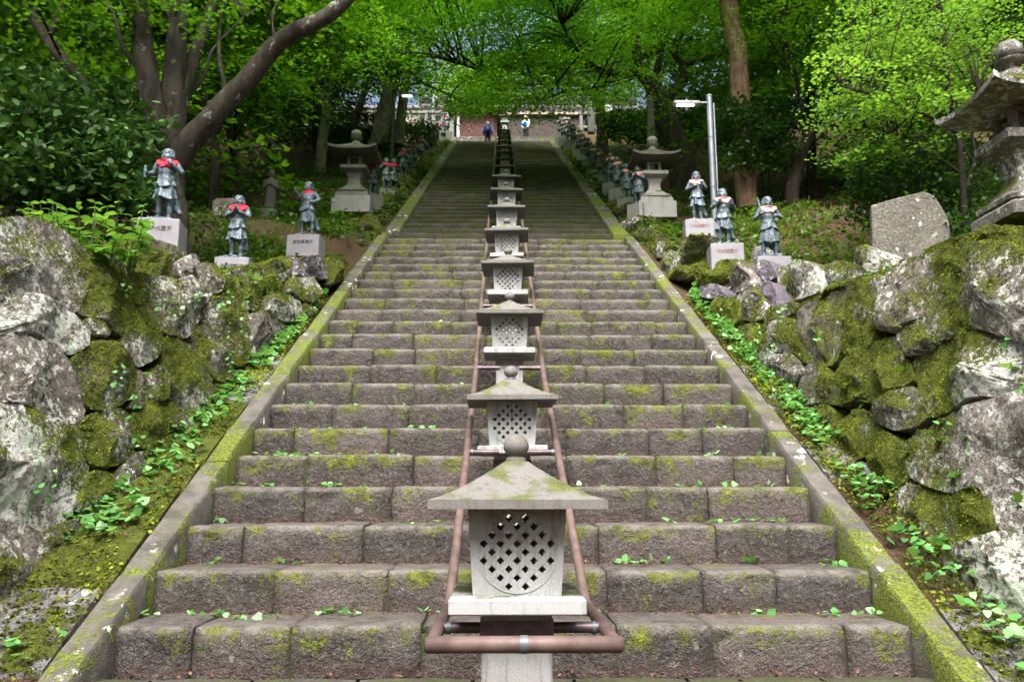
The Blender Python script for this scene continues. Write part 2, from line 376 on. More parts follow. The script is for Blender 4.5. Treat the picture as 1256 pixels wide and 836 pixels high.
M['maple_lit'] = m_leaf('maple leaf brightened as if lit', (.05, .15, .012), (.125, .31, .02), (.25, .49, .05), .64)  # greens brightened so the colour carries the light coming through the canopy
M['maple_deep'] = m_leaf('deep green leaf', (.007, .026, .005), (.017, .054, .008), (.04, .11, .014), .4)  # woodland shade is deepened into these greens
M['camellia'] = m_leaf('glossy evergreen leaf', (.012, .038, .011), (.028, .08, .018), (.065, .15, .03), .2, .5, .18)
M['maple_young'] = m_leaf('fresh maple leaf', (.04, .12, .018), (.09, .215, .028), (.18, .35, .055), .52)
M['mosstuft'] = m_leaf('moss tuft', (.032, .042, .008), (.105, .136, .014), (.25, .32, .035), .2, .8, .1)
M['shrubleaf'] = m_leaf('soft shrub leaf', (.04, .12, .02), (.08, .21, .03), (.15, .33, .06), .35, .4)
M['ivy'] = m_leaf('ground ivy leaf', (.05, .17, .04), (.11, .3, .08), (.24, .48, .19), .3, .4, .45)
M['grass'] = m_leaf('grass blade', (.03, .06, .008), (.07, .13, .014), (.15, .22, .03), .35)
M['fern'] = m_leaf('fern frond', (.02, .055, .008), (.045, .11, .012), (.1, .2, .025), .35)
M['litter'] = m_leaf('dry fallen leaf', (.045, .022, .015), (.1, .046, .032), (.19, .09, .06), .1, .8)
M['skin'] = m_simple('skin', (.5, .3, .22), .6); M['hair'] = m_simple('grey hair', (.25, .23, .21), .8)
M['jacket_blue'] = m_simple('blue jacket', (.02, .06, .3), .7); M['trouser_dark'] = m_simple('dark trousers', (.015, .016, .022), .8)
M['pack_dark'] = m_simple('navy backpack', (.012, .016, .04), .7); M['jacket_white'] = m_simple('cream jacket', (.75, .72, .62), .8)
M['bag_blue'] = m_simple('bright blue bag', (.02, .25, .75), .6); M['hat'] = m_simple('straw hat', (.72, .6, .4), .85)
M['wood_red'] = m_simple('red brown boards', (.075, .028, .026), .7, var=.4, scale=3); M['plaster'] = m_simple('white plaster', (.75, .74, .76), .8, var=.08)
M['roof'] = m_simple('brown roof tile', (.12, .075, .065), .7); M['wood_dark'] = m_simple('dark weathered wood', (.05, .042, .038), .85, var=.4)
M['ledge'] = m_simple('pale timber ledge', (.33, .26, .21), .8)

# ------------------------------------------------------------------ ground
N_LOW, N_TOP = 22, 64                       # risers of the near flight, of the whole stairs
Y_TOP = D0 + N_TOP * T; Z_TOP = H * (N_TOP + 1); CX = .1
def stair_z(y):
    return float(np.interp(y, [D0 - .3, D0, Y_TOP, 40, 41.4, 46, 60, 130], [0, H * .5, Z_TOP, Z_TOP, 19.6, 19.6, 20, 26]))
def side_z(y, sgn):
    if sgn < 0: return float(np.interp(y, [-20, 3, 6, 8, 10, 11.6, 13, 14.5, 16, 18, 37, 40, 47, 130], [2.6, 2.8, 2.95, 3.2, 3.5, 3.72, 4.6, 5.5, 6.2, 7.05, 17.2, 19.3, 19.6, 26]))
    return float(np.interp(y, [-20, 3, 6, 8, 10, 11.5, 12.5, 14, 15, 16, 18, 37, 40, 47, 130], [2.6, 2.8, 2.9, 3.05, 3.25, 3.6, 4.1, 5.2, 5.8, 6.2, 7.1, 17.2, 19.3, 19.6, 26]))
def wall_x(y, sgn):
    if sgn < 0: return float(np.interp(y, [4, 5.4, 10, 13, 36, 39, 46], [-3.35, -3.2, -2.76, -2.74, -2.6, -2.6, -2.6]))
    return float(np.interp(y, [4, 5.4, 12.2, 16, 36, 39, 46], [3.25, 3.2, 2.98, 2.9, 2.75, 2.75, 2.75]))
OFFS = [.45, .9, 1.4, 2, 2.8, 3.8, 5, 6.5, 8.5, 11, 15, 22, 35, 60, 110]
def ground_z(x, y):
    sgn = -1 if x < CX else 1
    wx = wall_x(y, sgn); o = (x - wx) * sgn
    gz = S(y) if 4.2 < y < D0 else stair_z(y)
    if o < .08: return gz - .05
    t = side_z(y, sgn); b = stair_z(y)
    if y > 41: t = b
    lean = max(.12, .25 * (t - b)) + float(np.interp(y, [8.5, 10.5], [.42, .15]))
    f = min(1, max(0, o - .08) / (lean - .08)); z = b - .05 + (t - b + .05) * f
    oo = max(0, o - lean)
    z += min(oo, 6) * .10 * float(vnoise(np.array([x * .6, y * .6, 5.]))) + .05 * min(oo, 30) + (.22 * min(oo, 1.6) if y < 15 else 0)
    return z
def build_ground():
    ys = list(np.arange(-14, 3.9, 1.5)) + list(np.arange(4, 47, .35)) + [49, 52, 56, 61, 68, 78, 92, 110, 130]
    V = []; ncol = None
    for y in ys:
        row = []
        for sgn in (-1, 1):
            wx = wall_x(y, sgn); t = side_z(y, sgn); b = stair_z(y); lean = max(.12, .25 * (t - b)) + float(np.interp(y, [8.5, 10.5], [.42, .15]))
            side = [wx + sgn * .08, wx + sgn * (.04 + lean * .5), wx + sgn * lean] + [wx + sgn * (lean + o) for o in OFFS]
            r = [(x, y, ground_z(x, y)) for x in side]
            if sgn < 0: row += r[::-1]; row += [(-2.5, y, (S(y) if 4.2 < y < Y_TOP else stair_z(y)) - .06), (-2.35, y, stair_z(y) - (.06 if y < D0 - .1 or y > Y_TOP + 3 else .5)), (2.55, y, stair_z(y) - (.06 if y < D0 - .1 or y > Y_TOP + 3 else .5)), (2.7, y, (S(y) if 4.2 < y < Y_TOP else stair_z(y)) - .06)]
            else: row += r
        ncol = len(row); V += row
    F = [(j * ncol + i, j * ncol + i + 1, (j + 1) * ncol + i + 1, (j + 1) * ncol + i) for j in range(len(ys) - 1) for i in range(ncol - 1)]
    return link('ground', npmesh('ground', V, F, True), M['ground'])
ground = tag(build_ground(), kind='structure')

# ------------------------------------------------------------------ stone steps
stairs = tag(empty('stone_stairs', (CX, D0, 0)), kind='structure')
HW, HWU = 2.45, 2.25                         # half widths of the near and the far flight
def bed():
    m = MB(); P = []
    for n in range(N_TOP + 1):
        y = D0 + n * T + .05; P += [(y, n * H - .1), (y, (n + 1) * H - .05)]
    P += [(Y_TOP + 1.5, (N_TOP + 1) * H - .05)]
    V = [(x, y - D0, z) for x in (-HW - .02, HW + .02) for y, z in P]; k = len(P)
    m.add(V, [(i, i + 1, k + i + 1, k + i) for i in range(k - 1)])
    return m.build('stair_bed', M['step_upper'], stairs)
bed()
def block(w, depth, h, seed, fine):
    dx = .055 if fine else .11
    xs = np.linspace(0, w, max(3, int(w / dx)) + 1)
    pr = [(0, -.03), (0, .04), (0, .1), (0, .155), (.001, .2), (.004, .232), (.012, .252), (.026, .268), (.05, .277), (.1, .279), (.2, .279), (.34, .279), (depth, .279)]
    if not fine: pr = [pr[i] for i in (0, 2, 4, 6, 8, 10, 12)]
    pr = np.array(pr); pr[:, 1] *= h / .279
    X, K = np.meshgrid(xs, np.arange(len(pr)), indexing='ij')
    Y = pr[K, 0]; Z = pr[K, 1]
    P = np.stack([X, Y, Z], -1); q = P + seed * 3.1
    e = np.minimum(X, w - X); edge = np.exp(-e / .009)
    front = np.clip(1 - Y / .06, 0, 1)
    d1 = vnoise(q * 5.5, 3); d2 = vnoise(q * 22 + 9, 2)
    P[..., 1] += front * (.017 * d1 + .009 * d2) + edge * .028 * (front + .2)
    P[..., 2] += (1 - front) * (.006 * d1 + .002 * d2) - edge * .010 * (1 - front) - .012 * np.clip(d1 - .35, 0, 1) * (np.abs(Y - .03) < .05)
    chip = np.clip(vnoise(q * 7 + 31, 2) - .45, 0, 1) * (np.abs(Z - .25 * h / .279) < .05) * .07
    P[..., 1] += chip
    nx, nk = X.shape
    V = P.reshape(-1, 3); idx = np.arange(nx * nk).reshape(nx, nk)
    F = np.stack([idx[:-1, :-1], idx[1:, :-1], idx[1:, 1:], idx[:-1, 1:]], -1).reshape(-1, 4)
    # end faces as quads fanned to a hidden back edge
    nose = np.exp(-((np.hypot(Y - .02, Z - h)) / .04) ** 2) + .35 * (Y > .05)
    band = np.clip((Z / h - .35) / .5, 0, 1) * (Y < .03); foot = np.clip(1 - Z / (.45 * h), 0, 1) * (Y < .03) + .7 * (Y > .3)
    ends = []
    for i in (0, nx - 1):
        base = len(V); V = np.vstack([V, [[xs[i], depth, -.03]]])
        r = idx[i]
        for a in range(0, nk - 1):
            ends.append((r[a], r[a + 1], base, base) if i == 0 else (r[a + 1], r[a], base, base))
    tri = [t[:3] for t in ends]
    me = bpy.data.meshes.new('step_stone')
    me.from_pydata(V.tolist(), [], F.tolist() + [tuple(int(q) for q in t) for t in tri]); me.update()
    me.polygons.foreach_set('use_smooth', [True] * len(F) + [False] * len(tri))
    zn = np.zeros((len(V), 4), np.float32); zn[:nx * nk, 0] = np.clip(nose, 0, 1).ravel(); zn[:nx * nk, 1] = band.ravel(); zn[:nx * nk, 2] = np.clip(foot, 0, 1).ravel(); zn[:, 3] = 1
    at_ = me.attributes.new('zone', 'FLOAT_COLOR', 'POINT'); at_.data.foreach_set('color', zn.ravel())
    return me
rs = random.Random(21)
for n in range(N_LOW):
    x = -HW; first = True
    while x < HW - .02:
        wd = rs.uniform(.48, .95) if n < 12 else rs.uniform(.6, 1.2)
        if first: wd *= rs.uniform(.5, 1); first = False
        if HW - x - wd < .35: wd = HW - x
        gap = rs.choice([.006, .008, .01, .018]); dp = T + .07 if n < N_LOW - 1 else T + .5
        me = block(wd - gap, dp, H, rs.random() * 50, n < 12)
        o = link('step_stone', me, M['step'], stairs, (x + gap / 2, n * T + rs.uniform(-.012, .014), n * H + rs.uniform(-.006, .006)))
        o.rotation_euler = (rs.uniform(-.01, .01), rs.uniform(-.006, .006), rs.uniform(-.012, .012))
        x += wd
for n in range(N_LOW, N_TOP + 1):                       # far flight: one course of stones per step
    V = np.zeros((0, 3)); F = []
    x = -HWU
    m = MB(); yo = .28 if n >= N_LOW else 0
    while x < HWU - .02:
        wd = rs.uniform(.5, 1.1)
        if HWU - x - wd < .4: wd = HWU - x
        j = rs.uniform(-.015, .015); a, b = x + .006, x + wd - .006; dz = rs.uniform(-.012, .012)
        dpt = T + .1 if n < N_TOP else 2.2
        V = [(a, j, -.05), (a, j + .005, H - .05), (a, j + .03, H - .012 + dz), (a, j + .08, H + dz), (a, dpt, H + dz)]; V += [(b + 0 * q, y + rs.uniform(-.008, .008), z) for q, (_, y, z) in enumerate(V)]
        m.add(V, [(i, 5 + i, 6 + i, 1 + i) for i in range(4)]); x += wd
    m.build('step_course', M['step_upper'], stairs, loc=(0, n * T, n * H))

# light steps above the landing and the paved foot
top = tag(empty('upper_steps', (CX, Y_TOP + 1.6, Z_TOP)), kind='structure')
for i in range(5):
    mb = MB()
    for sx in (-1, 1):
        mb = MB().box((sx * 1.42, i * .3 + .5, (i + .5) * (19.6 - Z_TOP) / 5 + .003), (2.78, 1.0, (19.6 - Z_TOP) / 5 - .006), bevel=.02)
        mb.build('step_stone', M['kerb'], top)
paving = tag(empty('paving', (0, 4.3, 0)), kind='structure')
rp = random.Random(5)
for j in range(7):
    x = -2.6
    while x < 2.7:
        wd = rp.uniform(.3, .7); yy = .72 - j * .24
        m = MB(); cx = x + wd / 2
        V = [(cx + (wd / 2 - .012) * max(-1, min(1, 1.35 * math.cos(a))), yy + .11 * max(-1, min(1, 1.35 * math.sin(a))), 0) for a in np.linspace(0, 2 * math.pi, 10, endpoint=False)]
        m.add([(p[0], p[1], -.06) for p in V] + [(p[0], p[1], .0) for p in V] + [(cx + (p[0] - cx) * .75, yy + (p[1] - yy) * .85, .006) for p in V],
              [tuple((r * 10 + i, r * 10 + (i + 1) % 10, (r + 1) * 10 + (i + 1) % 10, (r + 1) * 10 + i)) for r in (0, 1) for i in range(10)] + [tuple(range(20, 30))])
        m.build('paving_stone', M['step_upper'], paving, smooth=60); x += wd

# kerbs that edge both flights
def kerb(name, x0, x1, y0, y1, mats, seed, up=.11):
    root = tag(empty(name, ((x0 + x1) / 2, y0, S(y0))), kind='structure'); r = random.Random(seed); y = y0; cx = (x0 + x1) / 2
    while y < y1 - .1:
        L = min(r.uniform(1.2, 2.3), y1 - y); ny = max(3, int(L / .12)); xs = np.linspace(x0, x1, 5)
        j = r.uniform(-.012, .012); V = []; yy = np.linspace(y + .008, y + L - .008, ny)
        for k, yv in enumerate(yy):
            e = .012 if k in (0, ny - 1) else 0
            zt = S(yv) + up + j - e
            sec = [(x0, -.45), (x0, -.03), (x0 + .02, 0)] + [(x0 + (x1 - x0) * f, 0) for f in (.25, .5, .75)] + [(x1 - .02, 0), (x1, -.03), (x1, -.45)]
            for (xx, dz) in sec: V.append((xx, yv, zt + dz))
        V = np.array(V); V[:, 0] += .008 * vnoise(V * 6) * 1; V[:, 2] += .008 * vnoise(V * 5 + 7, 2)
        V -= np.array([cx, y0, S(y0)]); ns = 9
        F = [(a * ns + b, a * ns + b + 1, (a + 1) * ns + b + 1, (a + 1) * ns + b) for a in range(ny - 1) for b in range(ns - 1)]
        m = MB(); m.add(V, F + [tuple(range(ns)), tuple(range(ns * (ny - 1), ns * ny))])
        mat = mats[0] if r.random() < mats[2] or (y > 9.5 and r.random() < .7) else mats[1]
        m.build('kerb_stone', mat, root, smooth=50); y += L
    return root
kerb('left_kerb', CX - HW - .22, CX - HW - .01, 4.35, D0 + N_LOW * T, (M['kerb_moss'], M['kerb'], .5), 1, .015)
kerb('right_kerb', CX + HW + .01, CX + HW + .22, 4.35, D0 + N_LOW * T - .3, (M['kerb_moss'], M['kerb'], .35), 8, .015)
kerb('left_kerb_upper', CX - HWU - .33, CX - HWU - .01, D0 + N_LOW * T + .05, Y_TOP, (M['kerb_moss'], M['kerb_moss'], .8), 3, .03)
kerb('right_kerb_upper', CX + HWU + .01, CX + HWU + .35, D0 + N_LOW * T - .25, Y_TOP, (M['kerb_moss'], M['kerb'], .5), 4, .03)

# ------------------------------------------------------------------ boulder walls
def moss_attr(me, org, seed=0):
    n = len(me.vertices); P = np.empty(n * 3, np.float32); me.vertices.foreach_get('co', P); P = P.reshape(-1, 3) + np.array(org); N_ = np.empty(n * 3, np.float32); me.vertex_normals.foreach_get('vector', N_); N_ = N_.reshape(-1, 3)
    v = .55 * vnoise(P * 1.4 + 3, 3) + .3 * vnoise(P * 5 + 8, 2) + .45 * N_[:, 2] + .25 * math.sin(seed * 7.7)
    a = me.attributes.new('moss', 'FLOAT', 'POINT'); a.data.foreach_set('value', v.astype(np.float32))
MOSS_THR = {'rock': .42, 'rock_pale': .25, 'rock_moss': .8, 'moss': 1.6, 'rock_bank': .68, 'rock_purple': -.5}
STONES = []
def stone_mesh(poly, nrm, bulge, seed, N=40, depth=.4, rough=1.0):
    P = np.asarray(poly, float)
    for cut in (.13, .18):                                # soften the corners of the outline
        Q = np.roll(P, -1, 0); P = np.stack([P * (1 - cut) + Q * cut, P * cut + Q * (1 - cut)], 1).reshape(-1, 3)
    seg = np.linalg.norm(np.roll(P, -1, 0) - P, axis=1); cum = np.r_[0, np.cumsum(seg)]
    s = np.linspace(0, cum[-1], N, endpoint=False); PP = np.vstack([P, P[:1]])
    P = np.stack([np.interp(s, cum, PP[:, i]) for i in range(3)], 1)
    c = P.mean(0); size = np.linalg.norm(P - c, axis=1).mean(); nrm = nrm / np.linalg.norm(nrm)
    rings = [(1.0, -depth), (1.0, -.10 * size - .02)] + [(r, None) for r in (.998, .985, .965, .935, .89, .84, .78, .71, .63, .54, .44, .33, .22, .11)]
    V = []; rr = np.random.default_rng(int(seed * 1000)); fac = [(rr.normal(size=3), rr.uniform(.45, 1.0), rr.uniform(.6, 1.5)) for _ in range(5)]
    B = bulge * size * .6
    for r, d in rings:
        X = c + (P - c) * (r * 1.065)
        if d is None:
            h = B * (1 - r ** 9)
            for dv, lim, sl in fac:
                dv = dv - nrm * (dv @ nrm); dv /= np.linalg.norm(dv) + 1e-6
                h = np.minimum(h, B * lim - sl * .5 * ((X - c) @ dv) * bulge * 2)
            h = np.maximum(h, -.1 * size)
            X = X + nrm * (h if np.ndim(h) else np.full(len(X), h))[:, None]
            q = X * (1.6 / max(size, .12)) * .5 + seed
            X = X + nrm * (rough * size * (.08 * vnoise(q, 2) + .075 * (.35 - np.abs(vnoise(q * 1.7 + 11, 2))) + .05 * (.3 - np.abs(vnoise(q * 4.5 + 3, 2))) + .035 * vnoise(q * 9, 3)) * (1.1 - .35 * r))[:, None]
        else: X = X + nrm * d
        V.append(X)
    V = np.vstack(V + [(c + nrm * B * min(f[1] for f in fac))[None]]); R = len(rings)
    top_ = len(V) - 1; V[top_] = V[(R - 1) * N:R * N].mean(0) + nrm * .005
    F = [(a * N + i, a * N + (i + 1) % N, (a + 1) * N + (i + 1) % N, (a + 1) * N + i) for a in range(R - 1) for i in range(N)]
    F += [((R - 1) * N + i, (R - 1) * N + (i + 1) % N, top_) for i in range(N)] + [tuple(range(N - 1, -1, -1))]
    o3 = V[:N].mean(0) * 0 + c
    m = MB(); m.add(V - c, F); me = m.mesh('stone', 38); moss_attr(me, c, seed); return me, c
def wall(name, label, A, u, v, polys, matf, flip, back=0, seed0=0):
    """polys: outlines of the stones on the wall face"""
    n = np.cross(u, v) * flip; n /= np.linalg.norm(n)
    root = tag(empty(name, tuple(A)), label, 'wall')
    for i, pl in enumerate(polys):
        mat, bul, bk = 'rock', .38, back
        pts = pl
        if isinstance(pl, dict): mat, bul, bk, pts = pl.get('m', mat), pl.get('b', bul), pl.get('k', back), pl['p']
        W = np.array([on_plane(x, y, np.array(A) - n * bk, n) for x, y in pts])
        sz = np.linalg.norm(W - W.mean(0), axis=1).mean()
        me, c = stone_mesh(W, n, bul, seed0 + i * 1.37, N=84 if sz > .3 else 44, depth=.35 * min(1, sz / .4) + .1)
        link('stone', me, M[mat], root, tuple(c - np.array(A))); STONES.append((me, c, mat))
    return root
P_ = lambda p, m='rock', b=.38, k=0.0: dict(p=p, m=m, b=b, k=k)
LW = [
 P_([(-60,275),(0,272),(24,265),(60,269),(87,283),(111,307),(115,328),(105,358),(96,381),(81,375),(48,361),(18,359),(0,367),(-60,372)],'rock_pale',.3),
 P_([(115,310),(140,310),(161,328),(170,349),(167,385),(155,410),(140,400),(117,385),(103,380),(116,340)],'rock_moss',.4),
 [(109,391),(126,382),(140,402),(131,413),(118,408)],
 P_([(-50,380),(0,370),(18,361),(45,360),(69,369),(99,388),(113,406),(110,420),(90,432),(75,428),(54,412),(33,405),(0,410),(-50,415)],'rock_pale',.32),
 P_([(-50,420),(0,414),(36,405),(48,414),(69,427),(87,442),(96,466),(106,490),(104,512),(95,520),(76,512),(40,497),(0,489),(-50,490)],'rock'),
 P_([(-60,492),(0,494),(29,498),(65,511),(95,525),(111,546),(113,572),(99,613),(90,631),(57,647),(40,642),(0,632),(-60,630)],'rock_pale',.36),
 P_([(-60,634),(0,635),(36,644),(56,653),(59,681),(54,710),(32,728),(0,730),(-60,730)],'rock'),
 P_([(-60,734),(0,732),(32,733),(34,750),(18,767),(0,773),(-60,780)],'rock_moss'),
 P_([(118,507),(144,498),(162,509),(172,534),(167,552),(144,570),(118,568),(106,548),(102,520)],'rock_moss',.45),
 P_([(115,577),(142,580),(145,606),(142,624),(122,631),(104,625),(102,609)],'rock_moss'),
 P_([(145,580),(169,553),(192,557),(194,580),(172,598),(158,612),(147,609)],'rock_bank',.2),
 P_([(60,652),(97,635),(111,642),(100,667),(83,695),(62,712),(60,680)],'rock_bank',.25),
 P_([(120,419),(143,420),(161,441),(173,459),(167,483),(150,494),(132,500),(111,497),(102,465),(93,444),(105,429)],'rock_moss',.4),
 P_([(170,376),(182,381),(196,398),(204,417),(197,436),(171,449),(163,432),(152,420),(161,402)],'rock_moss'),
 P_([(187,336),(215,342),(240,353),(251,366),(248,391),(233,412),(212,408),(196,399),(182,380),(176,372)],'rock'),
 [(168,333),(185,336),(186,358),(177,372),(168,372)],
 P_([(204,416),(220,413),(242,427),(256,446),(264,468),(264,500),(240,505),(226,479),(212,463),(207,440)],'rock_moss'),
 P_([(240,408),(256,397),(267,419),(281,438),(289,454),(281,468),(267,463),(256,443),(245,427)],'rock_moss'),
 P_([(262,364),(284,369),(306,377),(311,391),(310,435),(300,446),(287,441),(275,424),(262,399),(256,380)],'rock_moss',.3),
 P_([(313,383),(336,381),(354,394),(352,408),(336,424),(317,435),(311,432)],'rock_bank',.3),
 P_([(182,463),(201,446),(212,468),(210,485),(196,493),(185,487)],'rock_moss'),
 P_([(190,488),(212,506),(208,527),(194,545),(175,548),(165,520),(172,500)],'rock_moss'),
 P_([(213,490),(238,507),(258,506),(251,523),(230,531),(215,520)],'rock_moss'),
 P_([(171,452),(180,462),(183,488),(174,500),(165,497),(168,482)],'rock_moss',.3),
 P_([(176,555),(208,533),(228,535),(220,552),(198,572)],'rock_bank',.2),
 P_([(236,335),(262,358),(254,372),(250,362),(240,350)],'rock',.3),
 P_([(264,470),(282,470),(300,452),(292,475),(268,500)],'rock_bank',.25),
 P_([(-80,800),(-10,806),(14,800),(4,826),(-40,850),(-90,860)],'rock_moss',.25),
 P_([(0,775),(36,752),(36,768),(0,800),(-50,830),(-60,785)],'rock_moss',.2),
 P_([(-190,230),(-65,268),(-66,372),(-200,390)],'rock_pale',.25), P_([(-200,395),(-56,382),(-56,488),(-210,520)],'rock',.3), P_([(-210,530),(-66,495),(-66,640),(-220,690)],'rock',.3), P_([(-220,700),(-66,648),(-66,790),(-230,880)],'rock_moss',.3),
]
LU = [
 P_([(166,287),(187,289),(215,300),(234,311),(226,320),(218,339),(205,341),(190,334),(166,330)],'rock_moss',.5,0.18),
 P_([(218,322),(240,310),(245,322),(251,344),(242,352),(223,339)],'rock',.5,0.14),
 P_([(248,321),(270,325),(275,341),(270,359),(253,355)],'rock',.5,0.12),
 P_([(275,339),(297,336),(314,347),(330,369),(330,382),(314,382),(295,374),(278,362)],'rock_moss',.55,0.08),
 P_([(333,361),(350,358),(372,369),(374,383),(366,394),(347,391),(333,380)],'rock_moss',.6,0.0),
 P_([(322,341),(336,337),(350,350),(350,361),(336,363),(325,355)],'rock_bank',.6,0.08),
 P_([(363,340),(385,341),(391,361),(385,372),(372,366),(362,355)],'rock',.6,0.0),
 P_([(325,325),(347,314),(369,315),(369,336),(352,344),(330,339)],'rock_moss',.6,0.12),
 P_([(370,315),(396,313),(403,325),(403,341),(385,340),(372,336)],'rock_purple',.7,0.02),
 P_([(405,315),(424,314),(431,330),(424,341),(407,350)],'rock_moss',.6,0.0),
 P_([(374,372),(388,372),(391,383),(380,391)],'rock_bank',.5,0),
 P_([(296,326),(322,322),(332,338),(320,346),(300,338)],'rock_moss',.5,0.2),
]
wall('boulder_wall', 'tall wall of big lichen-white and mossy boulders beneath the broad-leaved shrub', (-3.2, 5.4, .3), np.array([.44, 4.6, 2.47]), np.array([-.25, 0, 1]), LW, None, 1)
wall('rock_edging', 'jumbled mossy rocks along the kerb below three bronze statues with bright red bibs', (-3.2, 5.4, .3), np.array([.44, 4.6, 2.47]), np.array([-.25, 0, 1]), LU, None, 1, seed0=80)
RW = [
 P_([(1132,312),(1159,303),(1201,298),(1237,301),(1256,312),(1300,330),(1300,425),(1256,417),(1231,411),(1201,400),(1177,399),(1147,415),(1130,402),(1124,387),(1130,345)],'rock_pale',.25),
 P_([(1128,312),(1145,297),(1180,286),(1216,281),(1300,272),(1300,322),(1256,308),(1237,299),(1200,296),(1160,302)],'moss',.5,.12),
 P_([(1083,336),(1106,318),(1130,313),(1130,345),(1124,387),(1112,393),(1095,404),(1076,401),(1070,398),(1076,369)],'rock',.3),
 P_([(929,397),(966,389),(975,409),(986,446),(966,429),(949,432),(932,420)],'rock_moss',.3),
 P_([(975,378),(1016,357),(1040,346),(1037,390),(1025,431),(1013,445),(985,440),(972,415)],'rock_moss',.28),
 P_([(1040,346),(1082,337),(1076,369),(1070,405),(1055,436),(1028,430),(1037,390)],'rock_moss',.28),
 P_([(970,378),(1012,352),(1083,330),(1083,341),(1040,350),(1014,362),(974,385)],'moss',.5,.05),
 P_([(1109,393),(1124,390),(1130,408),(1147,417),(1135,426),(1112,437),(1097,411)],'rock_moss',.4),
 P_([(1073,417),(1094,412),(1112,446),(1116,464),(1100,476),(1070,493),(1055,482),(1053,440)],'rock_moss',.5),
 P_([(1118,437),(1147,420),(1171,402),(1195,402),(1234,411),(1256,422),(1300,440),(1300,480),(1256,479),(1189,485),(1159,503),(1138,508),(1127,479)],'rock_pale',.3),
 P_([(1074,492),(1115,472),(1127,490),(1134,508),(1120,520),(1095,526),(1075,518)],'rock',.4),
 P_([(1133,524),(1161,508),(1197,497),(1256,482),(1310,480),(1310,640),(1256,641),(1221,649),(1200,590),(1165,602),(1141,576)],'rock_pale',.25),
 P_([(1161,604),(1197,588),(1217,649),(1205,657),(1169,665),(1165,641)],'rock_moss',.3),
 P_([(1084,616),(1113,592),(1153,600),(1169,637),(1167,669),(1149,677),(1109,661)],'rock_moss',.45),
 P_([(1105,544),(1133,524),(1141,576),(1161,602),(1133,594),(1113,584)],'rock',.35),
 P_([(1058,552),(1080,528),(1100,540),(1111,584),(1084,604),(1066,580)],'rock_moss',.45),
 P_([(1018,524),(1048,500),(1072,512),(1076,528),(1056,560),(1032,564),(1020,544)],'rock_moss',.4),
 P_([(1157,677),(1205,657),(1256,645),(1310,640),(1310,760),(1256,757),(1213,761),(1193,737),(1157,701)],'rock',.3),
 P_([(1217,769),(1256,761),(1310,765),(1310,815),(1256,805),(1229,793)],'rock_moss',.3),
 P_([(1169,757),(1205,773),(1241,805),(1256,836),(1221,836),(1197,797)],'rock_moss',.25),
 P_([(975,475),(986,449),(1003,443),(1021,466),(1049,486),(1021,495),(1003,492),(986,500),(975,512),(966,495)],'rock_moss',.35),
 P_([(1020,463),(1032,437),(1052,437),(1055,480),(1046,486)],'rock',.4),
 P_([(986,506),(1006,495),(1019,500),(1018,535),(1000,541),(986,523)],'rock_moss',.4),
 P_([(932,423),(952,435),(966,432),(983,452),(972,469),(960,466),(926,446)],'rock_moss',.4),
 P_([(900,400),(925,395),(932,425),(925,446),(910,435)],'rock_moss',.4),
 P_([(945,455),(960,469),(975,476),(968,492),(952,482)],'rock_moss',.4),
 P_([(972,512),(985,520),(998,543),(985,545)],'rock_bank',.3),
 P_([(1040,566),(1058,566),(1080,600),(1060,608),(1045,588)],'rock_purple',.3),
 P_([(910,440),(926,450),(950,484),(940,482)],'rock_bank',.25), P_([(1002,545),(1020,548),(1036,568),(1024,572)],'rock_bank',.25), P_([(1086,622),(1106,664),(1150,682),(1154,704),(1110,672)],'rock_bank',.2),
 P_([(1302,300),(1420,270),(1440,440),(1304,425)],'rock',.25), P_([(1304,440),(1440,450),(1450,640),(1314,640),(1312,485)],'rock_pale',.25), P_([(1314,645),(1450,650),(1470,880),(1314,815)],'rock_moss',.25),
]
RU = [
 P_([(827,292),(856,289),(877,292),(877,311),(856,318),(839,325),(827,318)],'rock_moss',.6,.15), P_([(796,303),(820,295),(825,301),(808,318),(796,313)],'rock',.6,.1),
 P_([(808,315),(825,306),(829,325),(817,337),(809,327)],'rock_moss',.6), P_([(820,332),(851,323),(856,330),(839,342),(825,344)],'rock_moss',.6),
 P_([(832,344),(868,320),(894,318),(894,339),(875,349),(856,351),(839,361)],'rock_moss',.6,.15), P_([(856,351),(875,347),(884,356),(882,364),(860,368)],'rock_purple',.7),
 P_([(894,318),(913,320),(918,349),(901,358),(884,354),(889,339)],'rock',.6,.2), P_([(858,375),(880,366),(901,366),(901,394),(880,403),(863,390)],'rock_moss',.5),
 P_([(901,361),(920,351),(932,366),(932,390),(918,393),(904,387)],'rock',.5,.05), P_([(923,349),(942,344),(949,358),(949,378),(937,378),(927,366)],'rock_purple',.6,.15),
 P_([(951,330),(970,320),(990,320),(1000,342),(997,358),(970,366),(959,370),(951,354)],'rock_pale',.5,.35), P_([(1008,324),(1031,319),(1043,327),(1040,342),(1019,352),(1000,347)],'rock',.5,.5),
 P_([(1046,315),(1061,300),(1076,309),(1082,330),(1070,336),(1044,341)],'rock',.5,.6), P_([(844,363),(856,358),(858,373),(848,378)],'rock_moss',.5),
 P_([(921,303),(933,301),(936,330),(922,332)],'rock_purple',.5,.7), P_([(915,322),(940,318),(950,338),(930,348),(918,345)],'rock_purple',.5,.4),
 P_([(770,285),(796,278),(800,300),(786,306)],'rock_moss',.5,.1),P_([(935,380),(972,368),(966,386),(936,396)],'rock_bank',.4,.1),
]
wall('boulder_wall', 'sloping wall of moss-capped boulders below the weathered stone tablet', (3.2, 5.4, .3), np.array([-.25, 6.8, 3.65]), np.array([.25, 0, 1]), RW, None, -1, seed0=200)
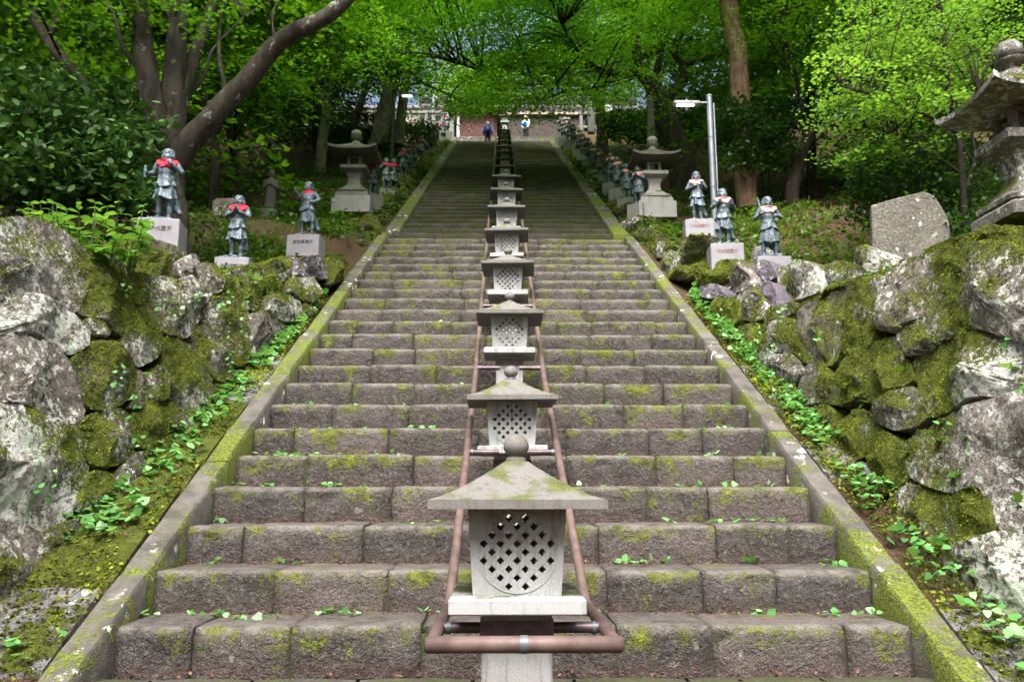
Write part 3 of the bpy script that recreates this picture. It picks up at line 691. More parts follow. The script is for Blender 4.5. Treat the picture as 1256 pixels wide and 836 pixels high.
wall('rock_edging', 'mossy rocks piled under three pale bronze statues beside the steel lamp post', (3.2, 5.4, .3), np.array([-.25, 6.8, 3.65]), np.array([.25, 0, 1]), RU, None, -1, seed0=300)

# rocks of the banks beside the far flight
def rock_mesh(seed, r):
    bm = bmesh.new(); bmesh.ops.create_icosphere(bm, subdivisions=3, radius=1)
    V = np.array([v.co[:] for v in bm.verts]); n = vnoise(V * .9 + seed, 2) * .35 + vnoise(V * 2.6 + seed * 2, 2) * .12
    V = V * (1 + n)[:, None] * np.array(r)
    for v, p in zip(bm.verts, V): v.co = p
    me = bpy.data.meshes.new('rock'); bm.to_mesh(me); bm.free(); me.shade_smooth(); moss_attr(me, (0, 0, 0), seed); return me
RK = [rock_mesh(i * 5.3, (.42, .36, .3)) for i in range(6)]
for me in RK[:4]: me.materials.append(M['rock_bank'])
for me in RK[4:]: me.materials.append(M['rock_moss'])
for sgn, lb in ((-1, 'bank of dark mossy rocks beneath the far row of dark statues with bright red bibs'), (1, 'bank of dark mossy rocks beneath the far row of statues with pale pink bibs')):
    y0 = 16.2
    root = tag(empty('rock_bank', (sgn * 3, y0, S(y0))), lb, 'rock bank'); rr = random.Random(40 + sgn); y = y0
    while y < 37.8:
        for lane in range(2):
            x = wall_x(y, sgn) + sgn * (.1 + lane * .22 + rr.uniform(-.06, .08)); z = ground_z(x, y) + rr.uniform(-.2, -.06)
            o = link('rock', rr.choice(RK), None, root, (x - sgn * 3, y - y0 + rr.uniform(-.15, .15), z - S(y0)))
            s = rr.uniform(.5, .9); o.scale = (s, s, s * rr.uniform(.8, 1.3)); o.rotation_euler = (rr.uniform(-.4, .4), rr.uniform(-.4, .4), rr.uniform(0, 6))
        y += rr.uniform(.42, .62)
# flat stones in the gutters
for sgn in (-1, 1):
    rr = random.Random(60 + sgn); y = 4.45
    while y < 9.5:
        a = CX + sgn * (HW + .235); b = wall_x(y, sgn) + sgn * .1; L = rr.uniform(.35, .8)
        if rr.random() < .75 and abs(b - a) > .15:
            m = MB(); V = []
            for k, (fx, fy) in enumerate(((.02, .03), (.5, 0), (.97, .04), (1, .5), (.95, .96), (.45, 1), (.05, .95))):
                xx = a + (b - a) * fx; yv = y + L * fy * .95
                V.append((xx, yv, S(yv) - .03 + rr.uniform(-.012, .012)))
            n = len(V); m.add([(p[0], p[1], p[2] - .1) for p in V] + V, [tuple(range(n, 2 * n))] + [(i, (i + 1) % n, n + (i + 1) % n, n + i) for i in range(n)])
            o = m.build('paving_stone', M['paver'] if rr.random() < .6 else M['moss'], paving); o.location = (0, -4.3, 0)
        y += L

# ------------------------------------------------------------------ row of lattice lanterns on the stairs
def text_mesh(s, size, depth=.004):
    cu = bpy.data.curves.new('lettering', 'FONT'); cu.body = s; cu.size = size; cu.extrude = depth; cu.align_x = 'CENTER'; cu.align_y = 'CENTER'; cu.resolution_u = 2
    o = bpy.data.objects.new('lettering', cu); COL.objects.link(o); dg = bpy.context.evaluated_depsgraph_get()
    me = bpy.data.meshes.new_from_object(o.evaluated_get(dg)); bpy.data.objects.remove(o); me.materials.clear(); return me
def lettering(s, size, mat, parent, loc):
    o = link('lettering', text_mesh(s, size), mat, parent, loc); o.rotation_euler = (math.pi / 2, 0, 0); return o

def lattice_panel(wt, wb, hgt, rad, cz, th=.035):
    """tapered upright plate with a round opening filled by a diagonal lattice, in the xz plane, facing -y"""
    m = MB(); N = 48
    def side(a):                                   # boundary of the plate in direction a
        dx, dz = math.cos(a), math.sin(a); best = 9
        for z in (0, hgt):
            if abs(dz) > 1e-6:
                t = (z - cz) / dz
                if t > 0: best = min(best, t)
        # slanted sides x = +-(wb/2 + (wt-wb)/2 * z/h)
        for sg in (-1, 1):
            den = sg * dx - (wt - wb) / 2 / hgt * dz
            if den > 1e-6:
                t = (wb / 2 + (wt - wb) / 2 * cz / hgt) / den
                if t > 0: best = min(best, t)
        return best
    A = sorted(set([2 * math.pi * i / N for i in range(N)] + [math.atan2(z - cz, x) % (2 * math.pi) for x, z in ((wt / 2, hgt), (-wt / 2, hgt), (wb / 2, 0), (-wb / 2, 0))])); n = len(A)
    V = []
    for y in (0, th):
        V += [(rad * math.cos(a), y, cz + rad * math.sin(a)) for a in A]
        V += [(side(a) * math.cos(a), y, cz + side(a) * math.sin(a)) for a in A]
    F = []
    for i in range(n):
        j = (i + 1) % n
        F += [(i, j, n + j, n + i), (2 * n + i, 3 * n + i, 3 * n + j, 2 * n + j), (i, 2 * n + i, 2 * n + j, j), (n + i, n + j, 3 * n + j, 3 * n + i)]
    m.add(V, F)
    # raised rim
    for i in range(48):
        a0, a1 = 2 * math.pi * i / 48, 2 * math.pi * (i + 1) / 48; q = [(r_ * math.cos(a), y_, cz + r_ * math.sin(a)) for y_ in (-.004, .002) for r_, a in ((rad, a0), (rad, a1), (rad + .007, a1), (rad + .007, a0))]
        m.add(q, [(0, 1, 2, 3), (0, 4, 5, 1), (3, 2, 6, 7)])
    m2 = MB(); pitch = rad * 2 / 6.5; bw = pitch * .52
    for d, (ux, uz), y0 in ((0, (.7071, .7071), .004), (1, (.7071, -.7071), .0055)):
        px, pz = -uz, ux
        for k in range(-7, 8):
            off = (k + .5 * 0) * pitch
            if abs(off) > rad: continue
            half = math.sqrt(max(0, (rad + .012) ** 2 - off ** 2)); cx_, cz_ = px * off, cz + pz * off
            c4 = [(cx_ + ux * s * half + px * q * bw / 2, cz_ + uz * s * half + pz * q * bw / 2) for s, q in ((-1, -1), (1, -1), (1, 1), (-1, 1))]
            yb = th - y0 * 1.2
            m2.add([(x, y0, z) for x, z in c4] + [(x, yb, z) for x, z in c4], [(0, 1, 2, 3), (7, 6, 5, 4), (0, 4, 5, 1), (1, 5, 6, 2), (2, 6, 7, 3), (3, 7, 4, 0)])
    return m, m2
def concave_roof(hw, eave, rise, flat, n=14, lift=0.0):
    """four-sided roof with a sagging slope; the eave bottom lies at z = 0"""
    m = MB(); g = np.linspace(-1, 1, n + 1); V = []
    for layer in (0, 1):
        for v in g:
            for u in g:
                mm = max(abs(u), abs(v)); k = max(0, (mm - flat) / (1 - flat))
                corner = (min(abs(u), abs(v)) / mm if mm > 0 else 0) ** 4 * mm ** 3 * lift
                zt = eave + rise * ((1 - k) ** 1.35) + corner
                zb = 0 + corner * .9 + .25 * eave * (1 - mm)
                V.append((u * hw, v * hw, zt if layer else zb))
    w_ = n + 1; L = w_ * w_
    F = [(a * w_ + b + 1, a * w_ + b, (a + 1) * w_ + b, (a + 1) * w_ + b + 1) for a in range(n) for b in range(n)]
    F += [(L + a * w_ + b, L + a * w_ + b + 1, L + (a + 1) * w_ + b + 1, L + (a + 1) * w_ + b) for a in range(n) for b in range(n)]
    rim = [b for b in range(w_)] + [a * w_ + n for a in range(1, w_)] + [n * w_ + b for b in range(n - 1, -1, -1)] + [a * w_ for a in range(n - 1, 0, -1)]
    for i in range(len(rim)):
        a, b = rim[i], rim[(i + 1) % len(rim)]; F.append((a, b, L + b, L + a))
    m.add(V, F); return m
def make_lantern(post_h):
    """lattice box lantern; local z = 0 is the underside of its base plate"""
    root = empty('lattice_lantern')
    MB().box((0, 0, -post_h / 2), (.285, .26, post_h), bevel=.008).build('post', M['granite'], root)
    MB().box((0, 0, -.075), (.297, .272, .07)).build('copper_band', M['copper_dark'], root)
    MB().loft4([(0, 0, .0, .265, .265, .006), (0, 0, .006, .27, .27, .006), (0, 0, .055, .27, .27, .006), (0, 0, .063, .262, .262, .006)]).build('base_plate', M['granite'], root)
    wt, wb, hg, zb = .40, .355, .345, .0635
    body = MB().box((0, 0, zb + hg - .012), (wt - .08, wt - .08, .02)).build('firebox', M['granite'], root)
    for i in range(4):
        a, b = lattice_panel(wt - .004 * (i % 2), wb - .004 * (i % 2), hg, .155, .17)
        # lean each panel outward with the taper
        sl = (wt - wb) / 2 / hg
        for q in (a, b): q.v = [(x, y - sl * z - wb / 2, z) for x, y, z in q.v]
        if i % 2:                                  # side panels stop behind the front ones
            for q in (a, b): q.v = [(max(-(wb / 2 + sl * z) + .034, min((wb / 2 + sl * z) - .034, x)), y + .002, z) for x, y, z in q.v]
        p = a.build('lattice_panel', M['granite'], body, loc=(0, 0, zb)); p.rotation_euler = (0, 0, i * math.pi / 2)
        g = b.build('lattice', M['granite'], body, loc=(0, 0, zb)); g.rotation_euler = (0, 0, i * math.pi / 2)
    concave_roof(.35, .036, .165, .1).build('roof', M['granite_roof'], root, smooth=30, loc=(0, 0, zb + hg))
    zt = zb + hg + .036 + .165
    MB().lathe([(.045, -.012), (.043, .006), (.03, .013), (.045, .026), (.055, .045), (.056, .06), (.048, .083), (.03, .1), (.01, .108)], 20).build('finial', M['granite_roof'], root, smooth=50, loc=(0, 0, zt))
    return root
lant = make_lantern(.63)
first = lant; lant.location = (.068, 3.57, .632)
GRP = 'stone lattice lanterns in a row up the middle of the stairs'
tag(lant, 'granite lattice lantern ringed by the end bar of the copper handrail', 'lantern', GRP)
lettering('塚', .085, M['ink_red'], lant, (.083, -.134, -.32))
base = None
NAMES = {0: 'granite lattice lantern right behind the one that the handrail end encloses', 1: 'third granite lattice lantern up from the foot of the stairs', 2: 'fourth granite lattice lantern up from the foot of the stairs', 3: 'fifth granite lattice lantern up from the foot of the stairs', 4: 'sixth granite lattice lantern up from the foot of the stairs', 5: 'seventh granite lattice lantern up from the foot of the stairs', 6: 'eighth granite lattice lantern up from the foot of the stairs'}
k = 0; y = 6.57
while y < Y_TOP - .3:
    o = copy_tree(lant)
    for ch in list(o.children):
        if ch.name.startswith('lettering'): bpy.data.objects.remove(ch)
    s = 1 if k < 7 else .8
    o.location = (.09 + .004 * k, y, S(y) + (.37 if k < 7 else .2)); o.scale = (s, s, s); o.rotation_euler = (random.uniform(-.012, .012), random.uniform(-.014, .014), random.uniform(-.045, .045))
    o['label'] = NAMES.get(k, 'small dim lattice lantern on the shaded upper flight of the stairs'); o['group'] = GRP if k < 7 else 'small lanterns on the shaded upper flight'
    y += 2.08; k += 1
o = copy_tree(lant)
for ch in list(o.children):
    if ch.name.startswith('lettering'): bpy.data.objects.remove(ch)
o.location = (.18, 40.9, 20.15); o.scale = (.85, .85, .85); tag(o, 'lattice lantern standing on the head of the stairs between the two visitors', 'lantern', 'head of stairs lantern')

# copper pipe handrail round the lantern row
rail = tag(empty('handrail', (.09, 3.0, 0)), 'copper pipe handrail running up both sides of the lantern row', 'handrail')
def rail_z(y): return float(np.interp(y, [2.8, 4.3, 8.1, Y_TOP], [.545, .545, 2.19, S(Y_TOP) + .37]))
for sg in (-1, 1):
    pts = [(sg * .345, .2, .545)] + [(sg * .345, yy - 3, rail_z(yy)) for yy in (3.4, 3.8, 4.15, 4.3, 4.5, 5, 6, 7, 7.8, 8.3, 10, 13, 16)] + [(sg * .33, yy - 3, rail_z(yy)) for yy in np.arange(18, Y_TOP, 3)]
    MB().tube(pts, .027, 12).build('pipe', M['copper'], rail, smooth=60)
MB().tube([(-.372, .2, .545), (-.366, .2, .545), (.366, .2, .545), (.372, .2, .545)], [.022, .031, .031, .022], 14).build('end_bar', M['copper'], rail, smooth=60)
MB().tube([(-.014, .2, .545), (.014, .2, .545)], .0335, 14).build('joint_ring', M['collar'], rail, smooth=40)
ly = [3.57, 6.57 - .35] + [6.57 + 2.08 * i - .3 for i in range(1, 15)]
for i, yy in enumerate(ly):
    z = rail_z(yy)
    for sg in (-1, 1):
        MB().tube([(sg * .33, yy - 3, z), (sg * .1, yy - 3, z)], .023, 10).build('crossbar', M['copper_dark'], rail, smooth=60)
        MB().tube([(sg * .312, yy - 3, z), (sg * .296, yy - 3, z)], .027, 10).build('weld_collar', M['collar'], rail, smooth=40)

# ------------------------------------------------------------------ sculpted figures from distance fields
def cap(P, a, b, ra, rb):
    a = np.array(a, float); b = np.array(b, float); ab = b - a; t = np.clip(((P - a) @ ab) / (ab @ ab + 1e-9), 0, 1)
    return np.linalg.norm(P - a - t[..., None] * ab, axis=-1) - (ra + (rb - ra) * t)
def ell(P, c, r):
    q = (P - np.array(c, float)) / np.array(r, float); k = np.linalg.norm(q, axis=-1); return (k - 1) * min(r) * (.6 + .4 * np.minimum(k, 1))
def smin(a, b, k):
    h = np.clip(.5 + .5 * (b - a) / k, 0, 1); return b * (1 - h) + a * h - k * h * (1 - h)
def skirt(P, z0, z1, r0, r1, fl, amp, wave=.02, ph=0, cy=0, sq=.82):
    x, y, z = P[..., 0], (P[..., 1] - cy) / sq, P[..., 2]; th = np.arctan2(y, x); r = np.hypot(x, y)
    t = np.clip((z - z0) / (z1 - z0), 0, 1); R = r0 + (r1 - r0) * t ** .8
    R = R * (1 + amp * (1 - t) * np.cos(fl * th + ph) + amp * .5 * (1 - t) * np.cos((fl + 3) * th + 2 * ph))
    d = (r - R) * .75
    d = np.maximum(d, (R * .55 - r) * .7 * 0 - 1)            # solid
    lo = z0 + wave * np.cos(fl * th * .5 + ph)
    return np.maximum(np.maximum(d, lo - z), z - z1)
def surface_nets(fn, lo, hi, res, name):
    lo = np.array(lo, float); hi = np.array(hi, float); n = np.ceil((hi - lo) / res).astype(int) + 1
    ax = [lo[i] + res * np.arange(n[i]) for i in range(3)]
    P = np.stack(np.meshgrid(*ax, indexing='ij'), -1); D = fn(P); s = D < 0
    c = [(a, b, d) for a in (0, 1) for b in (0, 1) for d in (0, 1)]
    sl = lambda A, o: A[o[0]:A.shape[0] - 1 + o[0], o[1]:A.shape[1] - 1 + o[1], o[2]:A.shape[2] - 1 + o[2]]
    cnt = sum(sl(s, o).astype(int) for o in c); act = (cnt > 0) & (cnt < 8); ids = -np.ones(act.shape, int); I = np.argwhere(act); ids[act] = np.arange(len(I))
    acc = np.zeros((len(I), 3)); num = np.zeros(len(I))
    for a in c:
        for b in c:
            if sum(abs(a[i] - b[i]) for i in range(3)) == 1 and a < b:
                da = sl(D, a)[act]; db = sl(D, b)[act]; m = (da < 0) != (db < 0); t = np.where(m, da / np.where(m, da - db, 1), 0)
                acc += np.where(m[:, None], np.array(a) + t[:, None] * (np.array(b) - np.array(a)), 0); num += m
    V = lo + res * (I + acc / num[:, None]); Q = []
    for axn in range(3):
        o = [0, 0, 0]; o[axn] = 1; e0 = s[:s.shape[0] - o[0], :s.shape[1] - o[1], :s.shape[2] - o[2]]; e1 = s[o[0]:, o[1]:, o[2]:]
        E_ = np.argwhere(e0 != e1); u, v = [(1, 2), (2, 0), (0, 1)][axn]
        ok = (E_[:, u] > 0) & (E_[:, v] > 0) & (E_[:, u] < act.shape[u]) & (E_[:, v] < act.shape[v]) & (E_[:, axn] < act.shape[axn]); E_ = E_[ok]
        def cell(du, dv):
            q = E_.copy(); q[:, u] += du; q[:, v] += dv; return ids[q[:, 0], q[:, 1], q[:, 2]]
        quad = np.stack([cell(-1, -1), cell(0, -1), cell(0, 0), cell(-1, 0)], 1); fl = ~e0[E_[:, 0], E_[:, 1], E_[:, 2]]
        quad[fl] = quad[fl][:, ::-1]; Q.append(quad)
    return npmesh(name, V, np.vstack(Q), True)
def hand(P, wrist, tip, side, r=.011, curl=None):
    """palm with four fingers and a thumb, from the wrist towards tip; side points to the thumb"""
    w_ = np.array(wrist, float); t = np.array(tip, float) - w_; L = np.linalg.norm(t); t /= L; s_ = np.array(side, float); s_ -= t * (s_ @ t); s_ /= np.linalg.norm(s_); nn = np.cross(t, s_)
    d = cap(P, w_, w_ + t * L * .55, .020, .024)
    for i, (o, ln) in enumerate(((.018, .95), (.006, 1.05), (-.007, 1.0), (-.019, .85))):
        k0 = w_ + t * L * .5 + s_ * o; k1 = k0 + t * L * .3 * ln + (0 if curl is None else np.array(curl) * .015); k2 = k1 + t * L * .22 * ln + (0 if curl is None else np.array(curl) * .03)
        d = smin(d, np.minimum(cap(P, k0, k1, r, r * .9), cap(P, k1, k2, r * .9, r * .75)), .006)
    k0 = w_ + t * L * .2 + s_ * .018; k1 = k0 + t * L * .25 + s_ * .022
    return smin(d, cap(P, k0, k1, r * 1.1, r * .8), .01)
def figure(pose):
    def body(P):
        lean = pose.get('lean', 0)
        d = None
        for sg in (-1, 1):
            fx = pose.get('feet', .062)
            leg = smin(cap(P, (sg * .055, 0, .5), (sg * (fx + .002), -.012, .29), .062, .046), cap(P, (sg * (fx + .002), -.012, .29), (sg * fx, .004, .085), .038, .025), .02)
            leg = smin(leg, cap(P, (sg * (fx), .008, .2), (sg * fx, .008, .16), .036, .033), .02)
            leg = smin(leg, np.minimum(cap(P, (sg * fx, .01, .072), (sg * (fx + .014), -.06, .063), .027, .022), 9), .02)
            d = leg if d is None else smin(d, leg, .02)
        d = smin(d, skirt(P, pose.get('hem', .31), .6, pose.get('flare', .165) * .86, .095, 7, .13, .018, pose.get('ph', 0)), .012)
        d = smin(d, skirt(P, .47, .605, .142, .1, 6, .1, .02, 1.3 + pose.get('ph', 0)), .006)
        d = smin(d, skirt(P, .575, .625, .112, .104, 9, .03, .004, .5), .008)
        tors = smin(ell(P, (0, -.012, .665), (.094, .08, .085)), ell(P, (0, .004, .75), (.118, .083, .085)), .05)
        tors = smin(tors, cap(P, (-.112, .01, .787), (.112, .01, .787), .042, .042), .04)
        tors = smin(tors, cap(P, (0, .008, .8), (0, .0, .86), .043, .038), .02)
        d = smin(d, tors, .012)
        # drapery trailing behind
        for a, b, ra, rb in pose.get('tail', [((.02, .09, .52), (.1, .12, .26), .05, .07), ((.1, .12, .26), (.17, .1, .17), .06, .035)]): d = smin(d, cap(P * np.array([1, 1, 1]), a, b, ra, rb), .03)
        for sh, el_, wr, tip, side, curl in pose['arms']:
            arm = smin(cap(P, sh, el_, .04, .033), cap(P, el_, wr, .032, .022), .015); d = smin(d, arm, .018)
            d = smin(d, hand(P, wr, tip, side, curl=curl), .012)
        # head
        tx, tz = pose.get('turn', (0, 0)); Q = P - np.array([0, -.004, .9]); ca, sa = math.cos(tx), math.sin(tx)
        Q = np.stack([Q[..., 0] * ca - Q[..., 1] * sa, Q[..., 0] * sa + Q[..., 1] * ca, Q[..., 2]], -1)
        hd = smin(ell(Q, (0, .006, .012), (.075, .084, .086)), ell(Q, (0, -.03, -.042), (.056, .05, .046)), .035)
        for sg in (-1, 1):
            hd = smin(hd, ell(Q, (sg * .036, -.052, -.022), (.026, .024, .024)), .015)       # cheeks
            hd = smin(hd, ell(Q, (sg * .079, .008, -.012), (.012, .024, .036)), .008)         # ears
            hd = smin(hd, cap(Q, (sg * .012, -.08, .022), (sg * .046, -.068, .03), .008, .006), .006)  # brow
            hd = np.maximum(hd, -ell(Q, (sg * .029, -.088, .004), (.016, .012, .009)))        # eye hollow
            hd = smin(hd, ell(Q, (sg * .029, -.074, .002), (.013, .008, .006)), .004)
        hd = smin(hd, cap(Q, (0, -.08, .012), (0, -.094, -.02), .008, .0125), .006)             # nose
        hd = np.maximum(hd, -cap(Q, (-.02, -.086, -.046), (.02, -.086, -.046), .005, .005)); hd = smin(hd, ell(Q, (0, -.078, -.054), (.018, .01, .006)), .004)
        hair = np.maximum(ell(Q, (0, .012, .024), (.080, .089, .088)), .052 - .65 * np.clip(Q[..., 1] + .02, 0, .1) - Q[..., 2])
        hd = smin(hd, hair, .006)
        if pose.get('band'): hd = smin(hd, np.maximum(ell(Q, (0, .01, .05), (.086, .094, .05)), np.abs(Q[..., 2] - .05) - .016), .004)
        if pose.get('bun'): hd = smin(hd, ell(Q, (0, .02, .105), (.03, .03, .025)), .01)
        return smin(d, hd, .008)
    def bib(P):
        x, y, z = P[..., 0], P[..., 1], P[..., 2]; r = np.hypot(x, y * 1.1); front = np.clip(-y / .09, -1, 1); R = pose.get('bib', .135)
        low = .775 - .055 * np.clip(front, 0, 1) * (R / .135) * (1 - .6 * np.abs(x) / .13) + .012 * np.cos(x * 60)
        q = np.maximum(body(P) - .016, low - z); q = np.maximum(q, z - .852 + .02 * front); return np.maximum(q, r - R)
    return body, bib
def rock_base(seed, r=(.2, .17)):
    def f(P):
        a = ell(P, (0, 0, .015), (r[0], r[1], .045)); a = smin(a, ell(P, (-.13, -.03, .02), (.09, .1, .035)), .02); a = smin(a, ell(P, (.12, .02, .02), (.1, .09, .04)), .02)
        return np.maximum(a + .012 * vnoise(P * 22 + seed, 2), -P[..., 2])
    return f
ARM = lambda sg, el_, wr, tip, side, curl=None: ((sg * .122, .012, .782), el_, wr, tip, side, curl)
POSES = {
 'staff': dict(arms=[ARM(-1, (-.17, .01, .665), (-.215, -.075, .628), (-.235, -.15, .63), (0, 0, 1), (.6, 0, 0)), ARM(1, (.185, -.02, .69), (.07, -.115, .765), (.035, -.12, .82), (-1, 0, 0))], turn=(.35, 0), ph=.4),
 'pray': dict(arms=[ARM(-1, (-.16, -.02, .675), (-.03, -.125, .715), (-.008, -.15, .795), (0, -1, .2)), ARM(1, (.16, -.02, .675), (.03, -.125, .715), (.008, -.15, .795), (0, -1, .2))], turn=(.05, 0), ph=1.1, tail=[((.03, .08, .5), (.09, .11, .22), .05, .06)]),
 'sword': dict(arms=[ARM(-1, (-.17, .02, .685), (-.13, -.085, .735), (-.12, -.12, .79), (1, 0, 0), (0, -.5, 0)), ARM(1, (.19, .0, .68), (.11, -.075, .62), (.05, -.095, .61), (0, 0, 1), (0, .4, 0))], turn=(-.1, 0), bib=.085, band=True, ph=2.0, feet=.085, hem=.27, flare=.15),
 'chest': dict(arms=[ARM(-1, (-.18, 0, .665), (-.055, -.105, .69), (-.0, -.115, .705), (0, 0, 1)), ARM(1, (.17, -.01, .67), (.1, -.12, .705), (.075, -.14, .765), (-1, 0, 0), (0, -.3, 0))], turn=(-.15, 0), ph=.2, bun=True),
 'hold': dict(arms=[ARM(-1, (-.17, -.01, .68), (-.075, -.115, .735), (-.06, -.135, .79), (1, 0, 0)), ARM(1, (.175, -.01, .665), (.13, -.11, .7), (.115, -.14, .765), (-1, 0, 0), (0, -.3, 0))], turn=(-.25, 0), ph=.9, flare=.155, hem=.29),
 'blade': dict(arms=[ARM(-1, (-.185, .01, .665), (-.145, -.1, .675), (-.135, -.14, .715), (0, 0, 1), (.6, 0, 0)), ARM(1, (.185, .0, .67), (.125, -.1, .655), (.085, -.125, .67), (0, 0, 1), (-.4, 0, 0))], turn=(-.2, 0), ph=2.6, flare=.175, hem=.26, feet=.09),
}
def statue(pose, res, scale, loc, rz, bibmat, label, group, ped, text=None, inkmat='ink', share=None):
    root = empty('bronze_statue', loc, rz); tag(root, label, 'statue', group)
    if share is None:
        b, q = figure(POSES[pose])
        share = dict(body=surface_nets(b, (-.3, -.22, .03), (.3, .24, 1.04), res, 'body'), bib=surface_nets(q, (-.18, -.18, .66), (.18, .18, .87), res * .85, 'bib'), rock=surface_nets(rock_base(len(pose) * 3.3), (-.26, -.22, -.03), (.26, .22, .09), res * 1.6, 'rock_base'))
        for kk, me in share.items(): me.materials.append(bibmat if kk == 'bib' else M['bronze'])
    for kk, me in share.items():
        o = link('body' if kk == 'body' else ('bib' if kk == 'bib' else 'rock_base'), me, None, root); o.scale = (scale,) * 3
    if pose in ('staff', 'sword', 'blade') and res < .012:
        m = MB()
        if pose == 'staff': m.tube([(-.232, -.118, .56), (-.232, -.122, .72)], [.016, .018], 8)
        elif pose == 'sword': m.loft4([(-.125 - .1 * t, -.115, .72 + .16 * t, .006 * w_, .016 * w_, .002) for t, w_ in ((-.6, .9), (0, 1), (.6, 1), (.95, .6), (1.05, .1))])
        else: m.loft4([(-.135 - .05 * t, -.13, .72 + .24 * t, .013 * w_, .006, .002) for t, w_ in ((-.3, .9), (0, 1), (.8, 1), (.97, .5))])
        o = m.build('sword' if pose != 'staff' else 'club', M['bronze'], root); o.scale = (scale,) * 3
    w_, d_, h_ = ped
    p = MB().box((0, 0, -h_ / 2), (w_, d_, h_), bevel=.008).build('pedestal', M['granite_ped'] if res < .012 else M['midstone'], root)
    if text: lettering(text, w_ * .13, M[inkmat], p, (0, -d_ / 2 - .001, -.125))
    return root, share
def place(px, py, ht, H_=.95):
    """point on a sight line at which a figure of height H_ spans ht"""
    return _C + ray(px, py) * (H_ * 1000 / ht)
GL, GR = 'three large statues with bright red bibs', 'three large statues with pale red bibs'
HS = 1.0
ST = [('staff', 200, 274, 96, .15, 'cloth_red', 'large bronze child statue clutching a short club, broad red bib, before the big tree', GL, (.48, .42, .6), '師子光童子', 'ink'),
      ('pray', 289, 320, 84, .05, 'cloth_red', 'bronze child statue with palms pressed together in prayer and red bib', GL, (.46, .4, .55), '佛守護童子', 'ink'),
      ('sword', 376, 292, 72, -.05, 'cloth_red', 'bronze child statue with headband and red scarf holding a slanting sword', GL, (.52, .4, .36), '虚空蔵童子', 'ink'),
      ('chest', 856, 273, 65, -.1, 'cloth_pale', 'slim bronze child statue with both hands at chest, nearest the big stone lantern, pale bib', GR, (.5, .42, .45), '不思議童子', 'ink_pale'),
      ('hold', 889, 303, 75, -.1, 'cloth_pale', 'bronze child statue before the steel lamp post, pale bib, glass jar at its feet', GR, (.5, .42, .5), '法守護童子', 'ink_pale'),
      ('blade', 945, 319, 81, -.05, 'cloth_pale', 'bronze child statue holding an upright blade, pale red bib, nearest the tablet', GR, (.48, .42, .6), None, 'ink')]
SPOT = {}
for i, (pose, px, py, ht, rz, bm_, lb, gp, ped, tx, ik) in enumerate(ST):
    p = place(px, py, ht); r_, sh_ = statue(pose, .0085, .95, tuple(p), rz, M[bm_], lb, gp, ped, tx, ik); SPOT[pose] = p
pj = SPOT['hold']
j = tag(empty('glass_jar', (pj[0] + .17, pj[1] - .09, pj[2] + .012)), 'small clear glass jar on the rock base at a statue\'s feet', 'jar')
k_ = NT('clear glass'); k_.b.inputs['Transmission Weight'].default_value = .9; k_.b.inputs['IOR'].default_value = 1.2; M['glass'] = k_.done((.85, .9, .9), .08)
MB().lathe([(.035, 0), (.038, .01), (.038, .07), (.03, .085)], 16).build('jar_body', M['glass'], j, smooth=50); MB().lathe([(.033, .085), (.033, .1), (.005, .103)], 16).build('lid', M['darksteel'], j, smooth=40)
# far rows
FAR = []
for kx, pose in enumerate(('pray', 'hold', 'blade')): FAR.append(pose)
shl = {}; 
for side, lst, bm_, lb, gp in ((-1, [(457.7, 195), (474, 194), (483, 195), (495, 182), (503, 178), (508, 172), (517, 167), (523, 161), (528, 158), (532, 152), (536, 150), (544, 148), (549, 141)], 'cloth_red', 'dark bronze statue with red bib in the far row beside the upper stairs', 'far row of statues with red bibs'),
                    (1, [(782, 204), (768, 201), (757, 192.6), (749, 187.5), (735, 182), (727.5, 177.5), (721.5, 169), (715, 164), (710, 159), (703, 152), (698, 149), (691, 146), (687, 144)], 'cloth_pale', 'dark bronze statue with pale pink bib in the far row beside the upper stairs', 'far row of statues with pale bibs')):
    for i, (px, py) in enumerate(lst):
        dep = 1000 * 3.15 / abs(px - 614); dep = dep if dep < 34 else 34 + (dep - 34) * .55
        p = _C + ray(px, py) * dep
        z = p[2] - .95; pose = FAR[i % 3]
        key = (pose, side)
        root, s_ = statue(pose, .017, .95, (p[0], p[1], z), -side * .5 + random.uniform(-.2, .2), M[bm_], lb, gp, (.42, .38, .7), share=shl.get(key)); shl[key] = s_

